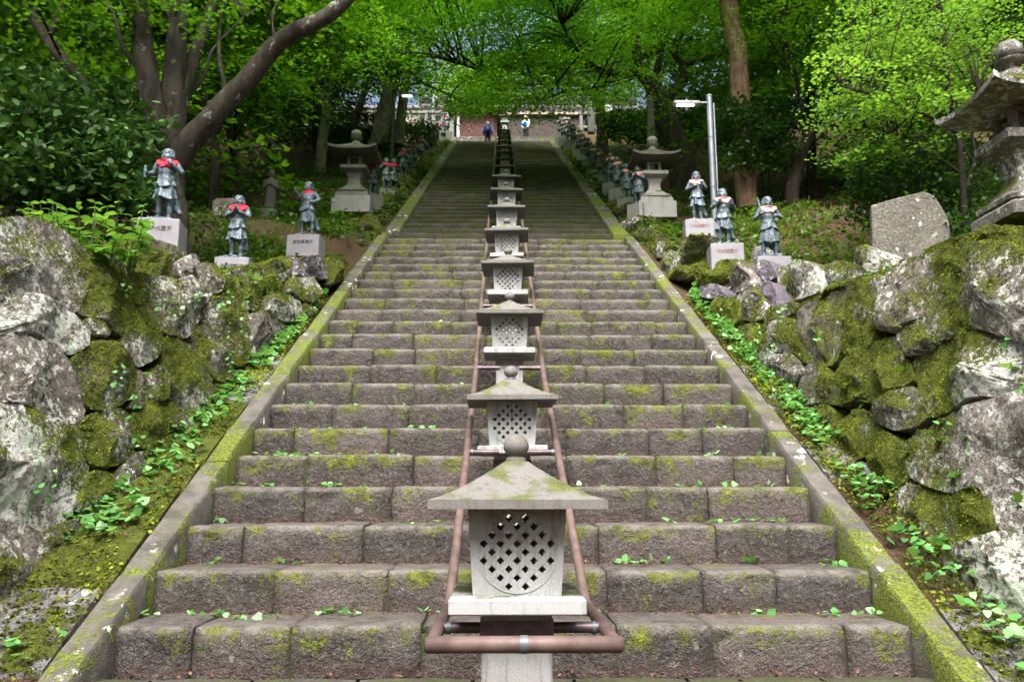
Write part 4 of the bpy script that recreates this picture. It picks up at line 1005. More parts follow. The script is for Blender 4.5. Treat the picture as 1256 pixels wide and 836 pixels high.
# ------------------------------------------------------------------ big stone lanterns, tablet, lamp posts
def big_lantern(loc, sc_, stone, block, label, rz=0, roof=None):
    """square garden lantern; z = 0 is the top of its mossy plinth"""
    r = tag(empty('stone_lantern', loc, rz), label, 'stone lantern')
    A = lambda lv, nm, mat, sm=35: MB().loft4([(0, 0, z * sc_, h * sc_, h * sc_, c * sc_) for z, h, c in lv]).build(nm, mat, r, smooth=sm)
    z = 0
    if block:
        A([(0, .46, .01), (.41, .46, .01)], 'inscribed_block', block, None); z = .41
    A([(z, .40, .02), (z + .1, .40, .02), (z + .13, .37, .02)], 'lower_step', stone)
    A([(z + .13, .30, .05), (z + .16, .37, .07), (z + .2, .375, .07), (z + .23, .33, .07)], 'lotus_step', stone)
    A([(z + .23, .27, .03), (z + .27, .265, .03), (z + .31, .23, .03), (z + .37, .17, .02), (z + .46, .145, .02), (z + .55, .15, .02), (z + .62, .18, .02), (z + .66, .2, .02)], 'shaft', stone)
    A([(z + .66, .2, .02), (z + .74, .31, .02), (z + .745, .32, .015), (z + .83, .32, .015)], 'platform', stone)
    fb = MB()
    for sx in (-1, 1):
        for sy in (-1, 1): fb.box((sx * .135 * sc_, sy * .135 * sc_, (z + .965) * sc_), (.075 * sc_, .075 * sc_, .27 * sc_))
    for sx in (-1, 1):
        fb.box((sx * .1365 * sc_, 0, (z + .853) * sc_), (.06 * sc_, .19 * sc_, .046 * sc_)); fb.box((sx * .1365 * sc_, 0, (z + 1.077) * sc_), (.06 * sc_, .19 * sc_, .046 * sc_))
        fb.box((0, sx * .1365 * sc_, (z + .853) * sc_), (.19 * sc_, .06 * sc_, .046 * sc_)); fb.box((0, sx * .1365 * sc_, (z + 1.077) * sc_), (.19 * sc_, .06 * sc_, .046 * sc_))
    fb.box((0, 0, (z + .97) * sc_), (.1 * sc_, .1 * sc_, .23 * sc_))
    fb.build('firebox', stone, r)
    rf = concave_roof(.58 * sc_, .05 * sc_, .3 * sc_, .16, 16, lift=.09 * sc_)
    # belly the underside down towards the firebox
    n = 17 * 17; rf.v = [(x, y, (zz if i >= n else zz - .05 * sc_ * (1 - max(abs(x), abs(y)) / (.58 * sc_)))) for i, (x, y, zz) in enumerate(rf.v)]
    rf.build('roof', roof or stone, r, smooth=35, loc=(0, 0, (z + 1.14) * sc_))
    zt = (z + 1.14 + .35) * sc_
    q = lambda pr: [(a * sc_ * .8, b * sc_ * .8) for a, b in pr]
    fin = MB().lathe(q([(.15, -.03), (.14, .03), (.1, .05), (.09, .09), (.13, .11), (.19, .15), (.2, .18), (.15, .2), (.11, .205), (.15, .24), (.17, .29), (.165, .35), (.12, .41), (.05, .44), (.01, .45)]), 24).build('finial', stone, r, smooth=50, loc=(0, 0, zt))
    return r
pl = at(431, 262, 18.3); big_lantern(tuple(pl + np.array([0, .3, 0])), .98, M['midstone_dark'] if 'midstone_dark' in M else M['midstone'], M['granite_red'], 'tall dark stone lantern on an inscribed block beside the statues with red bibs', roof=M['roofstone'])
pr = at(806, 268, 17.6); big_lantern(tuple(pr + np.array([0, .3, 0])), .93, M['granite_mid'], M['granite_red'], 'tall pale granite lantern on an inscribed block beside the steel lamp post', roof=M['roofstone'])
for p, lb in ((pl, 'low mossy stone plinth under the tall dark lantern'), (pr, 'low mossy stone plinth under the tall pale granite lantern')):
    me = rock_mesh(p[0] * 3, (.8, .62, .5)); link('stone_plinth', me, M['rock_bank'], None, (p[0], p[1] + .3, p[2] - .42)); tag(bpy.data.objects[-1] if False else COL.objects[-1], lb, 'plinth')
big = big_lantern((4.29, 6.3, 3.22), .76, M['oldstone'], None, 'weathered old stone lantern with sweeping mossy roof towering over the tablet')
big.scale = (1, 1, 1.15)
# stone tablet
TP = [(1069, 252), (1100, 243), (1133, 235), (1146, 240), (1155, 254), (1163, 268), (1166, 290), (1160, 335), (1072, 335)]
tp = np.array([at(x, y, 8.75 + (x - 1069) * .002) for x, y in TP]); tc = tp.mean(0); tc[2] = tp[:, 2].min()
m = MB(); n = len(tp); f = tp - tc; nv = np.array([-.25, -1, .08]); nv /= np.linalg.norm(nv)
g_ = f.mean(0)
lay = [(g_ + (f - g_) * .965, .02), (f, 0), (f + .01, -.14), (g_ + (f - g_) * .97, -.16)]
for i in range(len(lay)): lay[i] = lay[i][0] + nv * lay[i][1]
m.add(np.vstack(lay), [tuple(range(n)), tuple(range(4 * n - 1, 3 * n - 1, -1))] + [(k * n + i, k * n + (i + 1) % n, (k + 1) * n + (i + 1) % n, (k + 1) * n + i) for k in range(3) for i in range(n)])
tb = m.build('stone_tablet', M['stele'], loc=tuple(tc)); tag(tb, 'broad rough stone tablet with slanting top edge behind the mossy wall', 'tablet')
# lamp posts
def lamp_post(base, h, rad, mat, arm, label, case, thin=True):
    r = tag(empty('lamp_post', base), label, 'lamp post')
    MB().tube([(0, 0, -.6), (0, 0, h)], rad, 16).build('pole', mat, r, smooth=60)
    MB().lathe([(rad * 1.15, 0), (rad * 1.15, .03), (rad * .3, .05)], 16).build('cap', mat, r, smooth=40, loc=(0, 0, h))
    if thin: MB().tube([(rad * 1.5, .0, -.5), (rad * 1.5, 0, h - .12)], rad * .35, 8).build('conduit', mat, r, smooth=60)
    for z in (.35, .7): MB().lathe([(rad * 1.1, 0), (rad * 1.1, .02)], 16).build('clamp', M['collar'], r, smooth=40, loc=(0, 0, h * z))
    a = arm; zz = h - .14
    hd = MB().loft4([(a * .5 * (q + .28) if False else a * .42, 0, zz + dz, .25 * k_, .075 * k_, .02) for dz, k_ in ((-.02, .96), (.0, 1), (.035, .95), (.05, .6))]).build('lamp_head', case, r)
    MB().tube([(0, 0, zz + .02), (a * .16, 0, zz + .02)], .025, 8).build('bracket', mat, r, smooth=60)
    MB().box((a * .44, 0, zz - .028), (.3, .07, .014)).build('lamp_panel', M['led'], hd)
    MB().lathe([(.02, 0), (.02, .03), (.008, .045)], 10).build('sensor', case, hd, smooth=40, loc=(a * .42, 0, zz + .05))
    return r
b = at(877.5, 292, 13.9); t_ = at(871, 119, 13.9); lamp_post((b[0], 13.9, b[2]), t_[2] - b[2], .052, M['steel'], -1, 'steel lamp post with a lit lamp arm behind the pale-bibbed statues', M['lamp_case'])
b = at(481, 192, 25); t_ = at(485, 112, 25); lamp_post((b[0], 25, b[2]), t_[2] - b[2], .06, M['darksteel'], 1, 'dark lamp post with a lit lamp below the leaning pale trunks', M['lamp_case'], False)

# ------------------------------------------------------------------ trees and plants
STAR = np.array([(0, 0), (.16, .16), (.5, .22), (.22, .38), (.38, .78), (.12, .58), (0, 1), (-.12, .58), (-.38, .78), (-.22, .38), (-.5, .22), (-.16, .16)])
KITE = np.array([(0, 0), (.3, .42), (0, 1), (-.3, .42)])
OVAL = np.array([(0, 0), (.2, .18), (.3, .45), (.2, .78), (0, 1), (-.2, .78), (-.3, .45), (-.2, .18)])
HEART = np.array([(0, .05), (.22, -.06), (.45, .12), (.42, .45), (.2, .78), (0, 1), (-.2, .78), (-.42, .45), (-.45, .12), (-.22, -.06)])
def leaves(C, size, shape, rng, tilt=.45, droop=0.0, axis=None, var=None, fold=.12, up=(0, 0, 1)):
    """C (n,3) leaf bases -> vertices, faces, per-leaf value"""
    n = len(C); nr = np.array(up, float) + tilt * rng.normal(size=(n, 3)); nr /= np.linalg.norm(nr, axis=1)[:, None]
    if axis is None: a = rng.normal(size=(n, 3))
    else: a = axis + .35 * rng.normal(size=(n, 3))
    a[:, 2] -= droop; a -= nr * (a * nr).sum(1)[:, None]; a /= np.linalg.norm(a, axis=1)[:, None] + 1e-9; b = np.cross(nr, a)
    s = size * rng.uniform(.65, 1.25, n) if np.ndim(size) == 0 else size
    k = len(shape)
    V = C[:, None, :] + s[:, None, None] * (shape[None, :, 1:2] * a[:, None, :] + shape[None, :, 0:1] * b[:, None, :] + fold * (np.abs(shape[None, :, 0:1]) - .15) * nr[:, None, :])
    F = np.arange(n * k).reshape(n, k)
    return V.reshape(-1, 3), F, (rng.random(n) if var is None else var)
def leaf_object(name, parts, mat, parent=None, org=(0, 0, 0)):
    k = parts[0][1].shape[1]; V = np.vstack([p[0] for p in parts]) - np.array(org); off = 0; F = []
    for p in parts: F.append(p[1] + off); off += len(p[0])
    me = npmesh(name, V, np.vstack(F)); at_ = me.attributes.new('var', 'FLOAT', 'FACE'); at_.data.foreach_set('value', np.concatenate([p[2] for p in parts]).astype(np.float32))
    return link(name, me, mat, parent)
def spray_leaves(c, R, n, size, shape, rng, flat=.14, tone=.5, droop=.3):
    """one flat layered spray of a maple bough"""
    r = R * np.sqrt(rng.random(n)); th = rng.random(n) * 2 * math.pi; wob = 1 + .35 * np.cos(th * 3 + rng.random() * 6) + .2 * np.cos(th * 7 + rng.random() * 6)
    x = r * wob * np.cos(th); y = r * wob * np.sin(th); z = -droop * R * (r / R) ** 2 + flat * R * rng.normal(size=n) * .5
    gx, gy = rng.normal(size=2) * .12; z += gx * x + gy * y
    C = np.stack([x, y, z], 1) + np.array(c); ax = np.stack([np.cos(th), np.sin(th), -.25 * np.ones(n)], 1)
    var = np.clip(tone + .22 * rng.normal(size=n), 0, 1)
    return leaves(C, size, shape, rng, .42, .2, ax, var)
def tree(name, label, limbs, regions, bark, leaf, seed, group=None, size=.1, shape=KITE, twigs=True, extra=None, density=1.0, cat='tree'):
    """limbs: [(points, r0, r1)] in metres; regions: [(x0,x1,y0,y1,Y0,Y1,count,R)] seen boxes of the crown at real distances"""
    rng = np.random.default_rng(seed); org = np.array(limbs[0][0][0], float)
    root = tag(empty(name, tuple(org)), label, cat, group)
    m = MB(); skel = []
    for li, (pts, r0, r1) in enumerate(limbs):
        if li == 0: pts = [np.array(pts[0], float) - np.array([0, 0, 1.3])] + list(pts)
        P = smooth_line(pts, 6); P = P + np.stack([vnoise(P * .9 + seed), vnoise(P * .9 + seed + 9), vnoise(P * .9 + 20) * .3], 1) * .04
        m.tube(P - org, np.linspace(r0, r1, len(P)), 12, .07, seed); skel.append(P[len(P) // 3:])
    m.build('trunk', bark, root, smooth=75)
    skel = np.vstack(skel); parts = []; tw = MB()
    cents = list(extra or [])
    for x0, x1, y0, y1, Y0, Y1, cnt, R in regions:
        for _ in range(cnt): cents.append((at(rng.uniform(x0, x1), rng.uniform(y0, y1), rng.uniform(Y0, Y1)), R * rng.uniform(.7, 1.3)))
    for c, R in cents:
        bare = R < 0; R = abs(R); c = np.asarray(c, float); n = int((1.7 if bare else 1) * density * 300 * (R / .9) ** 2 * (.1 / size) ** 1.6)
        parts.append(spray_leaves(c, R, n, size, shape, rng, tone=rng.uniform(.2, .85)))
        if twigs and not bare:
            d = np.linalg.norm(skel - c + np.array([0, 0, .6]), axis=1); s0 = skel[np.argmin(d)]
            if np.min(d) < 9:
                mid = s0 * .5 + c * .5 + np.array([0, 0, .12 * np.min(d)]) + rng.normal(size=3) * .15
                P = smooth_line([s0, mid, c + np.array([0, 0, -.04])], 5); tw.tube(P - org, np.linspace(min(.045, .012 + .008 * np.min(d)), .008, len(P)) * (size / .1), 5)
            for q in range(3):
                a = q * 2.1 + rng.random() * 1.4; L_ = R * rng.uniform(.4, .9); e = c + np.array([math.cos(a) * L_, math.sin(a) * L_, -.15 * R]); f_ = size / .1; tw.tube(smooth_line([c - org, (c + e) / 2 - org + rng.normal(size=3) * .08 * R, e - org], 3), np.linspace(.008, .003, 7) * f_, 4)
    if tw.v: tw.build('branches', M['twig'], root, smooth=75)
    if parts: leaf_object('crown', parts, leaf, root, org)
    return root
def seen(pts, Y): return [at(x, y, (Y if np.ndim(Y) == 0 else Y[i])) for i, (x, y) in enumerate(pts)]

# big many-stemmed tree behind the club-bearing statue
Yt = 11.2; g = 1 / 1000 * 12.2
limbs = [([at(207, 330, Yt), at(205, 290, Yt), at(203, 240, Yt), at(203, 185, Yt)], .36, .27),
         (seen([(200, 205), (192, 150), (181, 100), (173, 50), (168, 0), (160, -90)], [11.2, 11.1, 11, 11, 10.9, 10.6]), .2, .1),
         (seen([(206, 205), (212, 150), (212, 100), (216, 40), (224, -30), (238, -110)], 11.25), .2, .11),
         (seen([(214, 170), (226, 110), (244, 50), (268, -10), (290, -80)], [11.3, 11.4, 11.6, 11.8, 12]), .12, .07),
         (seen([(207, 215), (232, 175), (268, 135), (312, 88), (347, 48), (398, 22), (440, -14), (480, -70)], [11.2, 11.1, 11, 10.9, 10.8, 10.8, 10.8, 10.8]), .19, .08),
         (seen([(200, 215), (178, 178), (140, 146), (100, 102), (66, 60), (40, 20), (18, -20)], [11.2, 11.2, 11.3, 11.4, 11.5, 11.6, 11.8]), .13, .06),
         (seen([(60, 45), (75, 15), (95, -30)], [11.5, 11.5, 11.5]), .05, .03), (seen([(212, 30), (195, -10), (190, -60)], 11.25), .06, .04), (seen([(262, 140), (275, 110), (268, 70), (272, 20), (290, -20)], [11, 11.3, 11.7, 12, 12.4]), .04, .02), (seen([(180, 95), (150, 60), (140, 20), (128, -20)], [11, 11.3, 11.5, 11.7]), .045, .02), (seen([(340, 55), (335, 25), (345, -10)], [10.8, 11, 11.3]), .03, .015), (seen([(100, 102), (70, 95), (30, 110), (0, 130)], [11.4, 11.6, 12, 12.3]), .03, .012), (seen([(222, 130), (250, 95), (262, 60), (300, 20)], [11.4, 11.9, 12.3, 12.8]), .035, .015)]
tree('broadleaf_tree', 'thick many-stemmed tree fanning out behind the statue with the club', limbs, [(-150, 430, -300, 0, 9.5, 15, 54, 1.2), (230, 420, -30, 40, 14, 18, 6, .8)], M['bark'], M['maple'], 11, size=.09, shape=STAR)
def over(x0, x1, n, seed):  # unseen boughs added above the view to shade the upper flight
    r_ = np.random.default_rng(900 + seed); ys_ = r_.uniform(13.2, 33, n)
    return [(np.array([r_.uniform(x0, x1), y, S(y) + r_.uniform(7.2, 9.5)]), -r_.uniform(1.4, 2.0)) for y in ys_]
# paired pale trunks left of the upper stairs
Yp = 27
limbs = [(seen([(458, 190), (465, 172), (473, 130), (482, 95), (490, 72), (500, 40)], Yp), .36, .2), (seen([(489, 178), (491, 150), (496, 110), (500, 80), (512, 50)], Yp + .8), .2, .13),
         (seen([(488, 78), (520, 68), (560, 76), (590, 86)], [27, 26, 25, 24.5]), .12, .04), (seen([(486, 82), (450, 60), (410, 30)], [27, 26, 25]), .12, .05), (seen([(500, 76), (507, 95), (540, 112), (575, 128)], [27, 26.4, 26, 25.6]), .06, .03), (seen([(498, 45), (520, 10), (530, -40)], Yp), .14, .07)]
tree('maple_tree', 'pair of leaning pale lichened maple trunks beside the dark lamp post', limbs, [(400, 620, -70, 40, 21, 29, 46, 1.2), (470, 600, 70, 128, 24, 30, 16, .9), (340, 500, -20, 90, 21, 28, 30, 1.1)], M['bark_pale'], M['maple_lit'], 12, size=.105, extra=over(-10, .6, 150, 1))
# spreading maple right of the upper stairs
Ym = 23.5
limbs = [(seen([(838, 205), (828, 170), (815, 140), (806, 120), (800, 112)], Ym), .42, .3), (seen([(806, 124), (795, 104), (786, 90), (781, 60), (778, 20), (772, -30)], Ym), .22, .1),
         (seen([(788, 93), (775, 91), (755, 90), (735, 86), (715, 72), (702, 54), (690, 30)], [23.5, 23.2, 23, 22.7, 22.4, 22, 21.6]), .14, .05), (seen([(812, 128), (826, 112), (840, 97), (838, 78), (828, 60), (845, 30), (870, 0)], Ym), .2, .08),
         (seen([(800, 112), (812, 60), (820, 20), (835, -30)], 23.9), .12, .06), (seen([(760, 90), (740, 105), (700, 112), (660, 124)], [23, 22.5, 22, 21.5]), .06, .02), (seen([(838, 80), (870, 70), (910, 60), (940, 40)], [23.5, 23, 22, 21.5]), .09, .04)]
tree('maple_tree', 'broad maple with crooked forking limbs behind the tall pale granite lantern', limbs, [(600, 830, -90, 30, 18, 26, 52, 1.2), (590, 780, 30, 126, 21, 27, 44, 1.0), (820, 960, -60, 60, 19, 26, 26, 1.1), (680, 760, 100, 122, 25, 29, 8, .8)], M['bark'], M['maple_lit'], 13, size=.1, extra=over(-.4, 10, 155, 2))
# slimmer maple behind it, by the stone pillar
limbs = [(seen([(739, 158), (737, 140), (736, 115), (742, 90), (750, 60)], 33), .28, .14), (seen([(736, 128), (725, 115), (712, 100), (700, 85)], [33, 32.6, 32, 31.5]), .12, .04)]
tree('maple_tree', 'slim maple beside the square stone pillar near the white notice board', limbs, [(680, 800, 20, 112, 29, 34, 30, 1.1), (560, 700, 60, 126, 32, 38, 34, 1.1), (500, 620, 70, 118, 31, 37, 14, 1.0)], M['bark'], M['maple_lit'], 14, size=.12)
# cedar
limbs = [(seen([(914, 190), (910, 130), (904, 70), (897, 30), (891, -20), (884, -100)], 17.6), .24, .19)]
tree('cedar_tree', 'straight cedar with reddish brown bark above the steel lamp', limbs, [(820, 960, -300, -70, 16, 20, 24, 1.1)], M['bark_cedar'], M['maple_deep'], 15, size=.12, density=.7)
# dark leaning tree on the right
limbs = [(seen([(972, 250), (978, 205), (990, 170), (1004, 145), (1022, 110), (1048, 70), (1085, 30), (1120, 0)], 17), .17, .06), (seen([(1002, 148), (1016, 120), (1040, 96), (1052, 60), (1060, 0)], 17.2), .1, .05), (seen([(988, 172), (985, 140), (975, 90), (965, 40)], 17.3), .06, .03), (seen([(994, 205), (996, 150), (1000, 100)], 17.4), .035, .02)]
tree('maple_tree', 'dark slender trunk leaning towards the old lantern above the grassy slope', limbs, [(930, 1100, -110, 60, 15, 20, 44, .9), (925, 1010, 30, 110, 18, 22, 12, .9)], M['bark_dark'], M['maple'], 16, size=.085)
# bright young maple by the old lantern
limbs = [(seen([(1188, 300), (1183, 260), (1178, 220), (1172, 170), (1165, 120), (1160, 60), (1150, 0)], 10.2), .05, .025), (seen([(1180, 240), (1192, 200), (1190, 160), (1200, 110)], 10.3), .025, .015), (seen([(1172, 165), (1130, 140), (1080, 120), (1030, 105)], [10.2, 10, 9.9, 9.8]), .025, .01), (seen([(1178, 215), (1140, 190), (1090, 165)], [10.2, 10.2, 10.2]), .02, .01)]
tree('maple_tree', 'young bright green maple with layered boughs beside the old lantern', limbs, [(1060, 1256, -60, 60, 9.4, 12, 34, .5), (1030, 1180, 50, 120, 9.4, 11, 24, .42), (1010, 1150, 110, 195, 9.6, 11, 24, .4), (1150, 1300, 40, 130, 10.5, 12.5, 18, .5), (1040, 1110, 10, 60, 9.6, 11, 8, .4)], M['bark_dark'], M['maple_young'], 17, size=.056, shape=STAR, density=.9)
# slim grey trunks on the left slope
for i, (pts, Y, r0, bk, lb) in enumerate([([(394, 196), (397, 165), (401, 130), (404, 90), (410, 50)], 25.5, .2, 'bark_pale', 'pale grey trunk standing by the sloping dark railing'),
        ([(262, 236), (264, 190), (258, 150), (250, 110), (240, 60)], 16.5, .11, 'bark', 'thin trunk rising behind the armless stone figure'),
        ([(290, 215), (282, 170), (272, 120), (268, 70)], 19, .12, 'bark', 'crooked trunk deep in the shade behind the praying statue'),
        ([(432, 180), (438, 140), (452, 100), (462, 60), (470, 20)], 30, .17, 'bark_pale', 'mottled twin trunk before the red-roofed hut')]):
    P = seen(pts, Y); tree('slim_tree', lb, [(P, r0, r0 * .55), ([P[2], P[2] + np.array([-.5, .2, 1.2]), P[2] + np.array([-.9, .2, 2.8])], r0 * .4, r0 * .2)], [(pts[-1][0] - 120, pts[-1][0] + 100, -60, 110, Y - 2, Y + 4, 34, 1.1), (pts[-1][0] - 100, pts[-1][0] + 60, 90, 150, Y + 2, Y + 6, 10, 1.0)], M[bk], M['maple'] if i % 2 else M['maple_deep'], 30 + i, size=.11)
# woodland trees behind on both sides
def wood_tree(x, y, h, seed, label, group, leaf, size=.2, lowf=.12, R=1.7, cnt=26):
    z = ground_z(x, y); rr = np.random.default_rng(seed); lean = rr.normal(size=2) * .06 * h
    b = np.array([x, y, z - .3]); tp = b + np.array([lean[0], lean[1], h])
    ex = []
    for i in range(cnt):
        f = lowf + (1 - lowf) * (i + rr.random()) / cnt; wr = (1.25 - .8 * abs(f - .45)) * h * .28; a = rr.random() * 6.28
        q = b + (tp - b) * f + np.array([math.cos(a) * wr * rr.uniform(.2, 1), math.sin(a) * wr * rr.uniform(.2, 1), 0]); ex.append((q, R * rr.uniform(.7, 1.25)))
    return tree('woodland_tree', label, [([b, b * .6 + tp * .4 + rr.normal(size=3) * .15, tp], .06 + .018 * h, .05)], [], M['bark_dark'], leaf, seed, group, size=size, twigs=False, extra=ex, density=.95)
wl = [(-7.5, 17, 8), (-10, 14.5, 9), (-9, 22, 9), (-13, 19, 10), (-14, 26, 11), (-7, 29.5, 8), (-11.5, 33, 11), (-19, 24, 12), (-21, 34, 14), (-8.5, 36.5, 7), (-15, 42, 13), (-27, 30, 14), (-17, 15, 10), (-12, 10.5, 8)]
wr_ = [(8, 20, 8), (10.5, 16, 9), (12, 22, 11), (9, 27, 10), (14, 18, 10), (16, 27, 13), (11, 34, 11), (20, 22, 13), (19, 34, 14), (8, 37.5, 8), (26, 30, 14), (14, 12.5, 9), (15, 43, 13), (24, 17, 12)]
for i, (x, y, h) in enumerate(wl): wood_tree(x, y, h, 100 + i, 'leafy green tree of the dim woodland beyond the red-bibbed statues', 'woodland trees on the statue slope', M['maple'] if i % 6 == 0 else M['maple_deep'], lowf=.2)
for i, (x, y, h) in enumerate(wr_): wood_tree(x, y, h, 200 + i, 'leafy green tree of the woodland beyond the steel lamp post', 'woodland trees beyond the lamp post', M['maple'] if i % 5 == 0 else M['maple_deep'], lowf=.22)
for i, (x, y, h) in enumerate([(-18, 58, 13), (13, 64, 11), (22, 58, 14), (-26, 52, 15)]): wood_tree(x, y, h, 300 + i, 'sunlit tree on the hill behind the temple wall', 'trees on the hill behind the temple wall', M['maple_lit'], size=.3, R=2.3, lowf=.05)

for i, (x, y, h) in enumerate([(-10, -4, 13), (-9.5, 3, 12), (10.5, -3, 13), (10, 4, 11), (-7, -12, 12), (1, -15, 13), (8, -12, 12)]): wood_tree(x, y, h, 400 + i, 'unseen leafy tree added around the foot of the stairs to cut sky light', 'unseen trees added to screen sky light', M['maple_deep'], size=.35, R=2.2, lowf=.2, cnt=24)  # unseen trees added beside and behind the camera to block low sky light
# shrubs
def shrub(name, label, boxes, n, size, shape, leaf, seed, tilt=.7, stems=8, cat='shrub'):
    rng = np.random.default_rng(seed); C = []
    for x0, x1, y0, y1, Y0, Y1, w_ in boxes:
        k = int(n * w_); ctr = [at(rng.uniform(x0, x1), rng.uniform(y0, y1), rng.uniform(Y0, Y1)) for _ in range(max(6, k // 45))]
        for c in ctr: C.append(c + rng.normal(size=(k // len(ctr), 3)) * np.array([.16, .16, .09]))
    C = np.vstack(C); org = np.array([C[:, 0].mean(), C[:, 1].mean(), 0]); org[2] = min(C[:, 2].min(), ground_z(org[0], org[1]))
    root = tag(empty(name, tuple(org)), label, cat)
    m = MB()
    for i in range(stems):
        e = C[rng.integers(len(C))] - org; s_ = np.array([e[0] * .3, e[1] * .3, 0]); m.tube(smooth_line([s_, (s_ + e) / 2 + rng.normal(size=3) * .08, e], 4), np.linspace(.022, .006, 9), 5)
    m.build('stems', M['twig'], root, smooth=75)
    leaf_object('foliage', [leaves(C, size, shape, rng, tilt, .25)], leaf, root, org); return root
shrub('evergreen_shrub', 'dark glossy evergreen shrub sprawling left of the statue with the club', [(-60, 150, 95, 250, 9.5, 12.5, .55), (40, 190, 150, 255, 9.6, 11.6, .3), (-80, 60, 60, 230, 9, 11, .15)], 16000, .115, OVAL, M['camellia'], 51)
shrub('evergreen_shrub', 'rounded dark shrub beyond the steel lamp post under the cedar', [(885, 975, 125, 205, 16.5, 19, 1)], 9000, .09, OVAL, M['maple_deep'], 52)
shrub('evergreen_shrub', 'glossy shrub with small light leaves behind the stone tablet', [(1050, 1190, 170, 275, 10.5, 12.5, .7), (1150, 1290, 190, 290, 10, 12.5, .3)], 9000, .075, OVAL, M['shrubdark'] if 'shrubdark' in M else M['maple_deep'], 53)
shrub('bamboo_grass', 'low leafy thicket at the edge of the wall by the old lantern', [(1090, 1300, 250, 300, 9, 11, 1)], 1500, .09, OVAL, M['maple_deep'], 54)
shrub('leafy_shrub', 'dark leafy shrubs under the slim maple by the notice board', [(745, 800, 138, 172, 28, 34, .5), (790, 880, 140, 175, 26, 32, .5)], 7000, .14, OVAL, M['maple_deep'], 55)
shrub('leafy_shrub', 'leafy shrubs at the foot of the leaning pale trunks', [(400, 470, 160, 196, 26, 31, .6), (470, 530, 150, 175, 32, 36, .4)], 7000, .14, OVAL, M['maple_deep'], 56)
shrub('leafy_shrub', 'dense leafy shrubs hiding the fence behind the cedar', [(850, 960, 110, 160, 30, 36, 1)], 6000, .16, OVAL, M['maple_deep'], 57)
# broad-leaved plant on top of the left wall: opposite pairs of large leaves on upright stems
def hydrangea():
    rng = np.random.default_rng(61); org = at(110, 318, 7.2); m = MB(); root = tag(empty('broadleaf_plant', tuple(org)), 'bright green broad-leaved plant growing over the top of the boulder wall', 'plant')
    u = np.linspace(0, 1, 7); wd = np.array([.02, .2, .3, .31, .24, .13, .005]); V = []                 # one leaf, folded along its midrib and drooping
    for t, h in zip(u, wd): V += [(-h, t, .18 * h - .18 * t * t), (0, t, -.18 * t * t), (h, t, .18 * h - .18 * t * t)]
    F = [(i * 3 + q, i * 3 + q + 1, i * 3 + q + 4, i * 3 + q + 3) for i in range(6) for q in (0, 1)]
    lm = []
    for tone in (.15, .4, .6, .85):
        me = npmesh('leaf', V, F, True); a = me.attributes.new('var', 'FLOAT', 'FACE'); a.data.foreach_set('value', np.full(len(F), tone, np.float32)); me.materials.append(M['shrubleaf']); lm.append(me)
    cnt = 0
    for i in range(38):
        px = rng.uniform(22, 184); py = rng.uniform(246, 262) if px < 75 else rng.uniform(246, 306)
        e = at(px, py, rng.uniform(6.75, 7.6)); s_ = np.array([org[0] + (e[0] - org[0]) * .8, org[1] + (e[1] - org[1]) * .7, min(org[2], e[2]) - .12]); P = smooth_line([s_, (s_ + e) / 2 + np.array([0, 0, .05]), e], 4); m.tube(P - org, np.linspace(.006, .003, len(P)), 5)
        th = rng.random() * 3.14
        for j in range(4):
            b = P[-1 - j * 2] - org; th += 1.57
            for q in (0, 1):
                if cnt >= 298: continue
                o = link('leaf', lm[rng.integers(4)], None, root, tuple(b)); sz = rng.uniform(.1, .165) * (.6 if j == 0 else 1); o.scale = (sz,) * 3; o.rotation_euler = (rng.uniform(-.35, .35), rng.uniform(-.4, .4), th + q * 3.14 + rng.normal() * .25); cnt += 1
    m.build('stems', m_simple('green stem', (.06, .1, .03), .7), root, smooth=75)
hydrangea()

# undergrowth: grass tufts and ferns over the slopes
def blades(P, n_bl, length, width, rng, mat, name, label):
    V = []; F = []; var = []; k = 0
    n = len(P); tot = n * n_bl; B = np.repeat(P, n_bl, 0) + rng.normal(size=(tot, 3)) * np.array([.04, .04, 0]); th = rng.random(tot) * 6.283; L = length * rng.uniform(.5, 1.3, tot) * np.repeat(rng.uniform(.6, 1.3, n), n_bl); el = rng.uniform(.5, 1.3, tot)
    d = np.stack([np.cos(th), np.sin(th)], 1); s_ = np.stack([-d[:, 1], d[:, 0], np.zeros(tot)], 1) * width
    def pt(t):
        h = L * np.cos(el) * t; z = L * (np.sin(el) * t - .55 * t * t * 1.0); return np.column_stack([B[:, 0] + d[:, 0] * h, B[:, 1] + d[:, 1] * h, B[:, 2] + z])
    p0, p1, p2 = pt(0), pt(.5), pt(1.0)
    V = np.stack([p0 - s_ * .4, p0 + s_ * .4, p1 - s_ * .5, p1 + s_ * .5, p2 - s_ * .08, p2 + s_ * .08], 1).reshape(-1, 3)
    b = np.arange(tot)[:, None] * 6; F = np.vstack([b + np.array([[0, 1, 3, 2]]), b + np.array([[2, 3, 5, 4]])])
    me = npmesh(name, V, F); vv = np.clip(np.repeat(rng.uniform(.1, .9, n), n_bl) + .15 * rng.normal(size=tot), 0, 1); a = me.attributes.new('var', 'FLOAT', 'FACE'); a.data.foreach_set('value', np.concatenate([vv, vv]).astype(np.float32))
    return tag(link(name, me, mat), label, 'undergrowth', kind='stuff')
rng = np.random.default_rng(77)
def scatter(n, side, y0, y1, o0, o1):
    P = []
    while len(P) < n:
        y = rng.uniform(y0, y1); x = wall_x(y, side) + side * (o0 + (o1 - o0) * rng.random() ** 1.4)
        if vnoise(np.array([x * .7, y * .7, 2.])) > -.25: P.append((x, y, ground_z(x, y)))
    return np.array(P)
blades(scatter(900, 1, 9, 22, .7, 9), 12, .34, .012, rng, M['grass'], 'grass', 'green grass tufts on the slope above the pale-bibbed statues')
